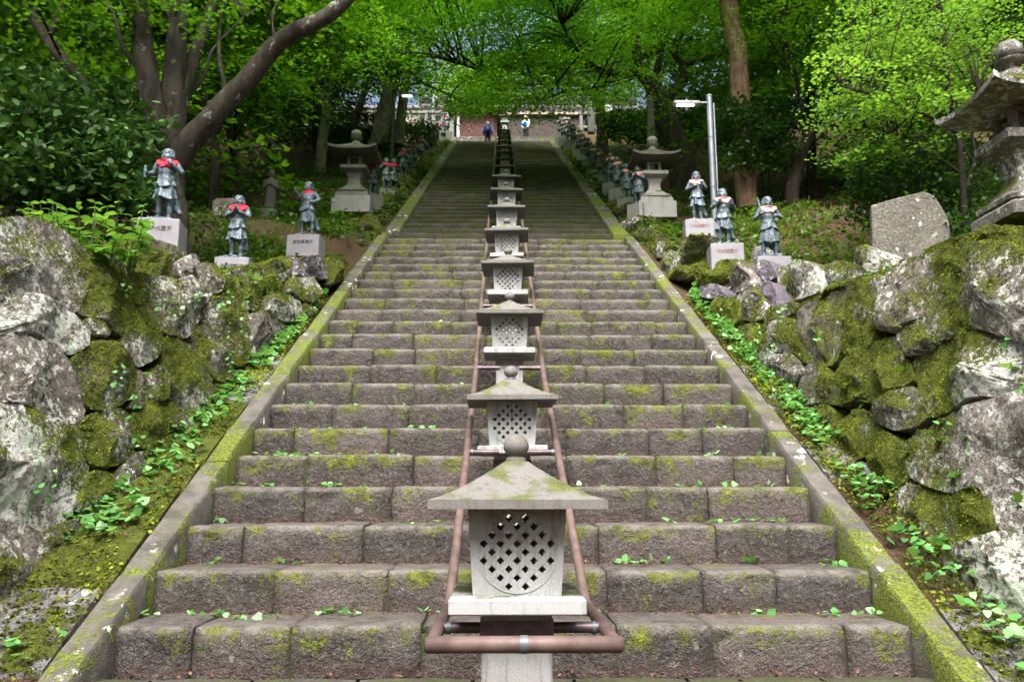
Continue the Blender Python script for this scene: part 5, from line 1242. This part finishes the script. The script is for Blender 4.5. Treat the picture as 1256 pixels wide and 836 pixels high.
blades(scatter(700, -1, 11, 26, .8, 9), 10, .32, .013, rng, M['fern'], 'grass', 'dim grass tufts on the slope behind the red-bibbed statues')
blades(np.vstack([scatter(500, 1, 20, 38, .6, 8), scatter(500, -1, 24, 38, .6, 8)]), 9, .45, .022, rng, M['fern'], 'undergrowth', 'rough green undergrowth near the head of the stairs')
def ferny(P, size, mat, name, label, shape=OVAL, n_l=9, spread=.13, lift=.1):
    C = np.repeat(P, n_l, 0) + rng.normal(size=(len(P) * n_l, 3)) * np.array([spread, spread, lift * .6]) + np.array([0, 0, lift])
    return tag(leaf_object(name, [leaves(C, size, shape, rng, .6, .2)], mat), label, 'ground cover', kind='stuff')
ferny(np.vstack([scatter(1500, 1, 9, 24, .6, 10), scatter(1800, -1, 11, 28, .6, 10), scatter(500, -1, 5, 16, .3, 2.2), scatter(500, 1, 5, 16, .3, 2.2)]), .09, M['fern'], 'ground_cover', 'small leafy ground cover on both wooded slopes')
ferny(np.vstack([scatter(700, 1, 16, 37.5, 0, .42), scatter(700, -1, 16, 37.5, 0, .42)]), .075, M['maple_deep'], 'bank_plants', 'dark leafy plants growing among the rocks beside the upper stairs', n_l=10, spread=.13, lift=.05)
# dry leaves on the slopes
L_ = np.vstack([scatter(2500, 1, 9, 22, .5, 8), scatter(2500, -1, 10, 24, .5, 8)]); L_[:, 2] += .02
tag(leaf_object('leaf_litter', [leaves(L_, .09, KITE, rng, .35)], M['litter']), 'dry brown fallen leaves on the slopes', 'leaf litter', kind='stuff')

# gutter plants, leaves on the steps
def gutter(n, y0, y1):
    P = []
    while len(P) < n:
        s_ = rng.choice([-1, 1]); y = y0 + (y1 - y0) * rng.random() ** .8
        a = CX + s_ * (HW + .30); b = wall_x(y, s_) + s_ * .12; f = rng.random() ** (.7); x = a + (b - a) * f
        if vnoise(np.array([x * 2.2, y * 2.2, 8.])) > -.4: P.append((x, y, S(y) - .0 + rng.uniform(0, .05)))
    return np.array(P)
G1 = gutter(1150, 4.4, 12.5); Gc = np.repeat(G1, 2, 0) + rng.normal(size=(len(G1) * 2, 3)) * np.array([.03, .03, .012]); Gc[:, 2] += .02
tag(leaf_object('ground_ivy', [leaves(Gc, .07, HEART, rng, .4, .1)], M['ivy']), 'heart-leaved creeping plants in the gutters beside the kerbs', 'ground cover', kind='stuff')
SC = []
for n in range(0, 20):
    k = int(rng.integers(7, 14)) if n < 8 else int(rng.integers(3, 7))
    xs = np.where(rng.random(k) < .55, CX + rng.choice([-1, 1], k) * HW * (1 - .35 * rng.random(k) ** 1.3), CX + HW * rng.uniform(-1, 1, k))
    SC += [(x, D0 + (n + .97) * T - abs(rng.normal()) * .09 - .02, (n + 1) * H + .01 + rng.random() * .02) for x in xs]
    k2 = 0; SC += [(x, D0 + n * T - .012, n * H + rng.uniform(.03, .24)) for x in CX + HW * rng.uniform(-1, 1, k2)]
SC = np.array(SC); Sc2 = np.repeat(SC, 5, 0) + rng.normal(size=(len(SC) * 5, 3)) * np.array([.06, .025, .006])
tag(leaf_object('step_seedlings', [leaves(Sc2, .055, HEART, rng, .55, 0)], M['ivy']), 'small pale green seedlings and fresh fallen leaves on the steps', 'seedlings', kind='stuff')
LL = []
for n in range(-1, 20):
    k = 120 if n < 9 else 50
    LL += [(x, D0 + (n + 1) * T - abs(rng.normal()) * .035 - .012, (n + 1) * H + .006 + rng.random() * .012) for x in CX + HW * rng.uniform(-1, 1, k)]
for _ in range(500):
    s_ = rng.choice([-1, 1]); y = rng.uniform(4.6, 11); x = CX + s_ * (HW + .32 + rng.random() * .4); LL.append((x, y, S(y) - .0))
tag(leaf_object('leaf_litter', [leaves(np.array(LL), .032, KITE, rng, .5)], M['litter']), 'reddish leaf crumbs along the foot of each step', 'leaf litter', kind='stuff')
# little creepers on the walls
CR = []
for A_, u_, v_, sg, y0, y1 in (((-3.2, 5.4, .3), (.44, 4.6, 2.47), (-.25, 0, 1), 1, 5.3, 9.5), ((3.2, 5.4, .3), (-.25, 6.8, 3.65), (.25, 0, 1), -1, 5.3, 11)):
    for _ in range(16):
        y = rng.uniform(y0, y1); t = (y - 5.4) / u_[1]; hgt = rng.random() * max(.3, side_z(y, -sg) - S(y)); b = np.array(A_) + np.array(u_) * t + np.array(v_) * hgt
        for q in range(int(rng.integers(4, 11))): CR.append(b + rng.normal(size=3) * np.array([.02, .07, .07]) + np.array([sg * .10, 0, 0]))
tag(leaf_object('wall_creeper', [leaves(np.array(CR), .042, HEART, rng, .5, .2, up=(0, -.6, .6))], M['ivy']), 'tiny bright creepers rooted in the joints of the boulder walls', 'creeper', kind='stuff')

# moss cushions: fine tufts where the stones carry moss
MP = []; MN = []; mr = np.random.default_rng(5)
for me, c, mat in STONES:
    me.calc_loop_triangles(); n = len(me.vertices); P = np.empty(n * 3, np.float32); me.vertices.foreach_get('co', P); P = P.reshape(-1, 3); a = np.empty(n, np.float32); me.attributes['moss'].data.foreach_get('value', a)
    tr_ = np.empty(len(me.loop_triangles) * 3, np.int32); me.loop_triangles.foreach_get('vertices', tr_); tr_ = tr_.reshape(-1, 3); A, B, D = P[tr_[:, 0]], P[tr_[:, 1]], P[tr_[:, 2]]; nn = np.cross(B - A, D - A); ar = np.linalg.norm(nn, axis=1) / 2; nn /= (2 * ar + 1e-12)[:, None]
    dist = np.linalg.norm(c - _C); dens = 5200 * min(1.6, (7 / dist) ** 1.2); k = int(ar.sum() * dens); ti = mr.choice(len(ar), k, p=ar / ar.sum()); w1 = np.sqrt(mr.random(k)); w2 = mr.random(k); wa, wb, wc = 1 - w1, w1 * (1 - w2), w1 * w2
    X = A[ti] * wa[:, None] + B[ti] * wb[:, None] + D[ti] * wc[:, None]; mo = a[tr_[ti, 0]] * wa + a[tr_[ti, 1]] * wb + a[tr_[ti, 2]] * wc
    Xw = X + c; fine = .5 * vnoise(Xw * 18 + 4, 2)
    keep = (.5 + .28 * mo + .22 * fine + mr.normal(size=k) * .05 > .68 - .25 * MOSS_THR[mat]) & (nn[ti] @ ((_C - c) / dist) > -.25)
    MP.append(Xw[keep] + nn[ti][keep] * .003); MN.append(nn[ti][keep])
MP = np.vstack(MP); MN = np.vstack(MN); dd = np.linalg.norm(MP - _C, axis=1)
tone = np.clip(.5 + .5 * vnoise(MP * 6, 3) + .25 * mr.normal(size=len(MP)), 0, 1)
V, F, _ = leaves(MP, .011 * (dd / 6.5) ** .7 * mr.uniform(.7, 1.5, len(MP)), KITE * np.array([1.3, 1]), mr, .8, 0, None, tone, .3, up=MN)
tag(leaf_object('moss_tufts', [(V, F, tone)], M['mosstuft']), 'fine yellow-green moss cushions on the boulders of both walls', 'moss', kind='stuff')
# moss along the backs of the treads and on the soil above the walls
Q = []
for n in range(0, 21):
    k = 420 if n < 10 else 200; x = CX + HW * mr.uniform(-1, 1, k); g_ = vnoise(np.stack([x * 2.5, np.full(k, n * 3.3), np.zeros(k)], 1), 2) > .0
    x = x[g_]; Q.append(np.stack([x, D0 + (n + 1) * T - np.abs(mr.normal(size=len(x))) * .03 - .005, np.full(len(x), (n + 1) * H + .004)], 1))
Q = np.vstack(Q)
for s_ in (-1, 1):
    y = mr.uniform(4.8, 16, 26000); wx = np.array([wall_x(v, s_) for v in y[:400]]); 
    y = y[:9000]; X = np.array([(wall_x(v, s_) + s_ * (.35 + 2.2 * mr.random()), v) for v in y]); Q = np.vstack([Q, np.array([(a, b, ground_z(a, b) + .01) for a, b in X])])
for s_ in (-1, 1):                                # gutters
    y = mr.uniform(4.4, 12, 9000); f = mr.random(len(y)); a_ = CX + s_ * (HW + .26); X = np.array([(a_ + (wall_x(v, s_) + s_ * .25 - a_) * g_, v) for v, g_ in zip(y, f)]); k_ = vnoise(np.stack([X[:, 0] * 2, X[:, 1] * 2, np.full(len(X), 3.)], 1), 2) > -.6
    Q = np.vstack([Q, np.stack([X[k_, 0], X[k_, 1], S(X[k_, 1]) - .03 + mr.random(k_.sum()) * .02], 1)])
tone = np.clip(.5 + .5 * vnoise(Q * 3, 3) + .25 * mr.normal(size=len(Q)), 0, 1); far = np.where(np.abs(Q[:, 0] - CX) > HW, 2.2, 1.0)
V, F, _ = leaves(Q, .014 * far * mr.uniform(.6, 1.4, len(Q)), KITE * np.array([1.3, 1]), mr, .7, 0, None, tone, .3)
tag(leaf_object('moss_tufts', [(V, F, tone)], M['mosstuft']), 'moss lines along the backs of the treads and on the soil above the walls', 'moss', kind='stuff')

# ------------------------------------------------------------------ head of the stairs
TZ = 19.6
def stone_fence(x0, x1, y, z, label, mat, step=.42, h=.95, slope=0):
    r = tag(empty('stone_fence', (x0, y, z)), label, 'fence'); n = int(abs(x1 - x0) / step); sg = 1 if x1 > x0 else -1
    for i in range(n + 1): MB().box((sg * i * step, 0, h / 2 - .03 + slope * i * step), (.17, .17, h - .06), bevel=.015).build('post', mat, r)
    L = n * step + .3
    for zz, tt in ((h + .02, .14), (.22, .12)):
        m = MB(); a = sg * -.15; b = sg * (L - .15)
        m.box((0, 0, 0), (1, .13 if zz < h else .22, tt)); m.v = [((a + b) / 2 + x * L, yy, q + zz + slope * ((L / 2 - .15) + x * L * sg)) for x, yy, q in m.v]; m.build('rail', mat, r)
    return r
stone_fence(-3.1, -10.5, 40.2, TZ - .15, 'stone post fence at the head of the stairs below the brown boulder', M['midstone'])
stone_fence(4.2, 13, 40.2, TZ - .15, 'stone post fence at the head of the stairs behind the spreading maple', M['midstone'])
pA = at(394, 160, 33.5); stone_fence(pA[0], pA[0] - 5.5, 33.5, pA[2] - .9, 'dark railing sloping down the wooded bank by the pale grey trunk', M['wood_dark'], .5, .9, -.28)
for x, lb in ((-2.75, 'square stone gate pillar by the visitor in the blue jacket'), (3.45, 'square stone gate pillar by the visitor in the cream jacket')):
    r = tag(empty('gate_pillar', (x, 41.3, TZ - .2)), lb, 'pillar'); MB().box((0, 0, .55), (.42, .42, 1.1), bevel=.02).build('shaft', M['midstone'], r); MB().loft4([(0, 0, 1.1, .26, .26, .02), (0, 0, 1.2, .26, .26, .02), (0, 0, 1.3, .12, .12, .02)]).build('cap', M['midstone'], r); MB().box((0, 0, -.1), (.6, .6, .2), bevel=.02).build('foot', M['midstone'], r)
p = at(725, 156, 36.5); r = tag(empty('stone_pillar', tuple(p)), 'plain square stone pillar beside the slim maple', 'pillar'); MB().loft4([(0, 0, -.3, .16, .16, .02), (0, 0, 1.18, .16, .16, .02), (0, 0, 1.25, .12, .12, .02)]).build('shaft', M['midstone'], r)
p = at(504, 150, 39.5); me = rock_mesh(4.4, (.45, .35, .62)); tag(link('standing_boulder', me, m_simple('brown boulder', (.14, .085, .035), .9, var=.4, scale=3), None, (p[0], 41.2, p[2] + .35)), 'brown rounded standing boulder behind the stone fence', 'boulder')
# dark stone retaining wall of the temple with a ledge
k = NT('purple slate stone'); n1 = k.noise(3, 5, .7); c_ = k.mix(k.ramp(n1, .3, .7), (.05, .042, .055), (.15, .128, .165)); k.bump(k.noise(14, 4), .8, .05); M['slate'] = k.done(c_, .85)
r = tag(empty('temple_wall', (1.5, 46.5, TZ)), 'dark purple stone retaining wall with a pale ledge behind the visitors', 'wall'); rr = random.Random(90)
MB().box((0, .5, 2.6), (13, .6, 5.2)).build('core', M['wood_dark'], r)
for row in range(9):
    x = -6.4; zz = .3 + row * .55
    while x < 6.4:
        wd = rr.uniform(.6, 1.4); m = MB().loft4([(x + wd / 2, .16 + rr.uniform(-.05, .05), zz - .25, wd / 2 - .04, .2, .05), (x + wd / 2 + rr.uniform(-.05, .05), .1, zz, wd / 2 - .015, .26, .06), (x + wd / 2, .16, zz + .25, wd / 2 - .06, .2, .05)]); m.build('stone', M['slate'], r); x += wd
MB().box((1.8, -.42, 3.55), (7.4, .5, .16)).build('ledge', M['ledge'], r); MB().box((1.8, -.3, 2.5), (7.2, .3, 2.0)).build('dark_base', M['wood_dark'], r)
# red brown shed wall and white post left of the visitor
r = tag(empty('wooden_shed', (-2.6, 44.5, TZ)), 'red brown boarded shed with white corner post at the head of the stairs', 'shed')
for i in range(12): MB().box((-.05 + i * .17 + .3, 0, 1.5), (.16, .08, 3.0)).build('board', M['wood_red'], r)
MB().box((.1, -.06, 1.5), (.14, .14, 3.0)).build('corner_post', M['plaster'], r); MB().loft4([(1.2, .8, 3.0, 1.7, 1.4, .02), (1.2, .8, 3.5, .3, 1.3, .02)]).build('roof', M['roof'], r)
MB().box((1.3, 1.2, 1.5), (2.1, 2.2, 2.9)).build('walls', M['wood_red'], r)
def house(name, x, y, z, w_, d_, h, wallm, roofm, label, nwin):
    r = tag(empty(name, (x, y, z)), label, 'building'); MB().box((0, 0, h / 2), (w_, d_, h)).build('wall', wallm, r)
    MB().loft4([(0, 0, h, w_ / 2 + .5, d_ / 2 + .5, .05), (0, 0, h + .12, w_ / 2 + .5, d_ / 2 + .5, .05), (0, 0, h + .3 * d_, w_ / 2 - .3, .15, .05)]).build('roof', roofm, r)
    for i in range(nwin):
        wx = -w_ / 2 + (i + .5) * w_ / nwin; f = MB().box((wx, -d_ / 2 - .01, h * .55), (w_ / nwin * .55, .08, h * .35)).build('window', M['wood_dark'], r); MB().box((wx, -d_ / 2 - .055, h * .55), (w_ / nwin * .45, .03, h * .3)).build('pane', M['glass'], f)
    return r
house('temple_hall', -6.0, 54, 20.5, 8, 6, 5.2, M['plaster'], m_simple('purple grey roof', (.2, .17, .22), .6), 'white plastered hall with purple grey roof glimpsed through the maples', 3)
house('red_roofed_hut', -9.5, 45, TZ, 4.6, 3.5, 2.0, M['wood_dark'], m_simple('red brown roof', (.26, .1, .08), .7), 'low hut with red brown roof behind the twin trunks', 2)
house('dark_temple_building', 10, 46.5, TZ, 9, 5, 2.6, M['wood_red'], M['wood_dark'], 'dark wooden temple building behind the right-hand fence', 4)
house('white_building', 6.2, 52, TZ, 3.2, 4, 3.2, M['plaster'], M['roof'], 'small white-walled building behind the slim maple', 2)
# utility pole and notice board
p = at(531, 152, 42); tag(MB().tube([(0, 0, 0), (0, 0, 3.4)], .11, 12).build('utility_pole', M['steel'], smooth=60, loc=tuple(p)), 'pale grey utility pole rising beyond the stone fence', 'pole')
p = at(746, 155, 37.5); r = tag(empty('notice_board', tuple(p)), 'white notice board on a thin post beside the slim maple', 'sign'); MB().tube([(0, 0, -.2), (0, 0, 1.2)], .03, 8).build('post', M['steel'], r, smooth=60); MB().box((0, -.04, .95), (.5, .04, .42), bevel=.008).build('board', M['plaster'], r)
p = at(798, 150, 21.5); tag(MB().loft4([(0, 0, -.8, .1, .1, .01), (0, 0, .75, .09, .09, .01), (0, 0, .8, .05, .05, .01)]).build('wooden_post', m_simple('grey green timber', (.13, .14, .11), .9), loc=tuple(p)), 'grey timber post right behind the tall pale granite lantern', 'post')
# worn stone figures and small tablet in the shade on the left
def worn_figure(px, py, ht, label):
    p = place(px, py, ht, .95); r = tag(empty('stone_figure', tuple(p)), label, 'statue')
    def f(P):
        d = smin(cap(P, (0, 0, .05), (0, 0, .62), .13, .1), ell(P, (0, 0, .6), (.14, .1, .12)), .05); d = smin(d, ell(P, (0, -.01, .83), (.075, .08, .1)), .03)
        for sg in (-1, 1): d = smin(d, smin(cap(P, (sg * .13, 0, .66), (sg * .15, -.03, .5), .04, .035), cap(P, (sg * .15, -.03, .5), (sg * .03, -.12, .55), .033, .025), .02), .02)
        return d
    link('body', surface_nets(f, (-.25, -.2, -.1), (.25, .2, .98), .016, 'body'), M['roofstone'], r); MB().box((0, 0, -.15), (.34, .3, .3), bevel=.02).build('base', M['roofstone'], r); return r
worn_figure(262, 246, 40, 'worn mossy stone figure standing in shade behind the praying statue'); worn_figure(331, 258, 54, 'worn grey stone figure standing between the praying statue and the sword statue')
p = at(275, 272, 15.2); m = MB().loft4([(0, 0, -.3, .24, .08, .02), (0, 0, .4, .23, .07, .02), (0, 0, .46, .17, .05, .02)]).build('small_tablet', M['stele'], loc=tuple(p)); tag(m, 'small upright stone tablet in shade behind the praying statue', 'tablet')

# ------------------------------------------------------------------ the two visitors
def person(name_label, loc, rz, hgt, parts):
    r = tag(empty('person', loc, rz), name_label, 'person'); s = hgt / 1.7
    for nm, fn, lo, hi, mat in parts:
        o = link(nm, surface_nets(fn, lo, hi, .02, nm), mat, r); o.scale = (s, s, s)
    return r
def legs(P, st=.06):
    d = None
    for sg in (-1, 1):
        y = sg * st; q = smin(cap(P, (sg * .09, 0, .92), (sg * .1, y * .6, .5), .1, .075), cap(P, (sg * .1, y * .6, .5), (sg * .1, y, .1), .07, .052), .03); q = smin(q, cap(P, (sg * .1, y + .02, .05), (sg * .11, y - .14, .045), .05, .042), .03); d = q if d is None else smin(d, q, .03)
    return d
def torso(P, arms):
    d = smin(ell(P, (0, 0, 1.0), (.19, .14, .2)), ell(P, (0, 0, 1.25), (.2, .13, .2)), .08); d = smin(d, cap(P, (-.17, 0, 1.38), (.17, 0, 1.38), .075, .075), .06)
    for a in arms: d = smin(d, smin(cap(P, a[0], a[1], .065, .055), cap(P, a[1], a[2], .053, .04), .02), .03)
    return d
def headbody(arms):
    def f(P):
        d = smin(ell(P, (0, -.01, 1.585), (.078, .095, .115)), cap(P, (0, .01, 1.4), (0, 0, 1.52), .055, .05), .03); d = smin(d, cap(P, (0, -.1, 1.58), (0, -.115, 1.555), .012, .016), .01)
        for sg in (-1, 1): d = smin(d, ell(P, (sg * .078, .0, 1.58), (.015, .025, .035)), .01)
        d = smin(d, cap(P, (0, 0, 1.42), (0, 0, 1.0), .06, .1), .05)
        for a in arms: d = np.minimum(d, hand(P, a[2], np.array(a[2]) + np.array(a[3]), (0, -1, 0), r=.014))
        return d
    return f
ar1 = [((-.2, 0, 1.37), (-.26, .02, 1.1), (-.25, -.08, .9), (.0, -.03, -.14)), ((.2, 0, 1.37), (.27, .0, 1.12), (.22, -.1, .92), (0, -.04, -.14))]
hair = lambda P: np.maximum(ell(P, (0, .012, 1.605), (.09, .105, .115)), np.minimum(1.6 - P[..., 2], 1) - .9 * np.clip(P[..., 1] + .03, -.1, .1))
lo, hi = (-.36, -.3, .0), (.36, .3, 1.78)
f1 = at(598, 173, 39.2)
person('walker in blue jacket and dark trousers climbing the last steps', (f1[0], 39.55, Z_TOP + .0), math.pi, 1.48, [('body', headbody(ar1), lo, hi, M['skin']), ('jacket', lambda P: np.maximum(torso(P, ar1), .88 - P[..., 2]), lo, hi, M['jacket_blue']), ('trousers', legs, lo, hi, M['trouser_dark']), ('hair', hair, lo, hi, M['hair'])])
bp = tag(empty('backpack', (f1[0], 39.55, Z_TOP), math.pi), 'navy backpack worn by the walker in the blue jacket', 'backpack'); s = 1.48 / 1.7
for nm, fn, mat in (('pack', lambda P: np.maximum(ell(P, (0, .2, 1.2), (.2, .15, .33)) , -9), M['pack_dark']), ('pocket', lambda P: ell(P, (0, .32, 1.1), (.13, .06, .15)), M['pack_dark'])):
    o = link(nm, surface_nets(fn, (-.3, .0, .8), (.3, .42, 1.6), .02, nm), mat, bp); o.scale = (s,) * 3
for sg in (-1, 1): o = MB().tube([(sg * .12, .1, 1.44), (sg * .12, -.02, 1.47), (sg * .13, -.15, 1.3), (sg * .14, -.05, 1.02), (sg * .14, .12, .98)], .018, 6).build('strap', M['pack_dark'], bp, smooth=75); o.scale = (s,) * 3
ar2 = [((-.2, 0, 1.37), (-.26, .02, 1.1), (-.16, -.16, 1.02), (.05, -.1, .03)), ((.2, 0, 1.37), (.27, .0, 1.12), (.2, -.1, .92), (0, -.04, -.14))]
f2 = at(645, 150, 42)
person('visitor in cream jacket with a straw-coloured sun hat at the head of the stairs', (f2[0], 42, TZ), 2.6, 1.5, [('body', headbody(ar2), lo, hi, M['skin']), ('jacket', lambda P: np.maximum(torso(P, ar2), .82 - P[..., 2]), lo, hi, M['jacket_white']), ('trousers', lambda P: legs(P, .02), lo, hi, M['trouser_dark']), ('hat', lambda P: smin(np.maximum(ell(P, (0, 0, 1.62), (.1, .115, .12)), 1.6 - P[..., 2]), np.maximum(ell(P, (0, 0, 1.615), (.17, .18, .03)), -9), .02), lo, hi, M['hat'])])
o = link('shoulder_bag', surface_nets(lambda P: np.maximum(ell(P, (.0, 0, 0), (.17, .09, .14)), -9), (-.25, -.15, -.2), (.25, .15, .2), .02, 'shoulder_bag'), M['bag_blue'], None, (f2[0] - .1, 41.78, TZ + .95)); tag(o, 'bright blue bag at the hip of the visitor in the cream jacket', 'bag')
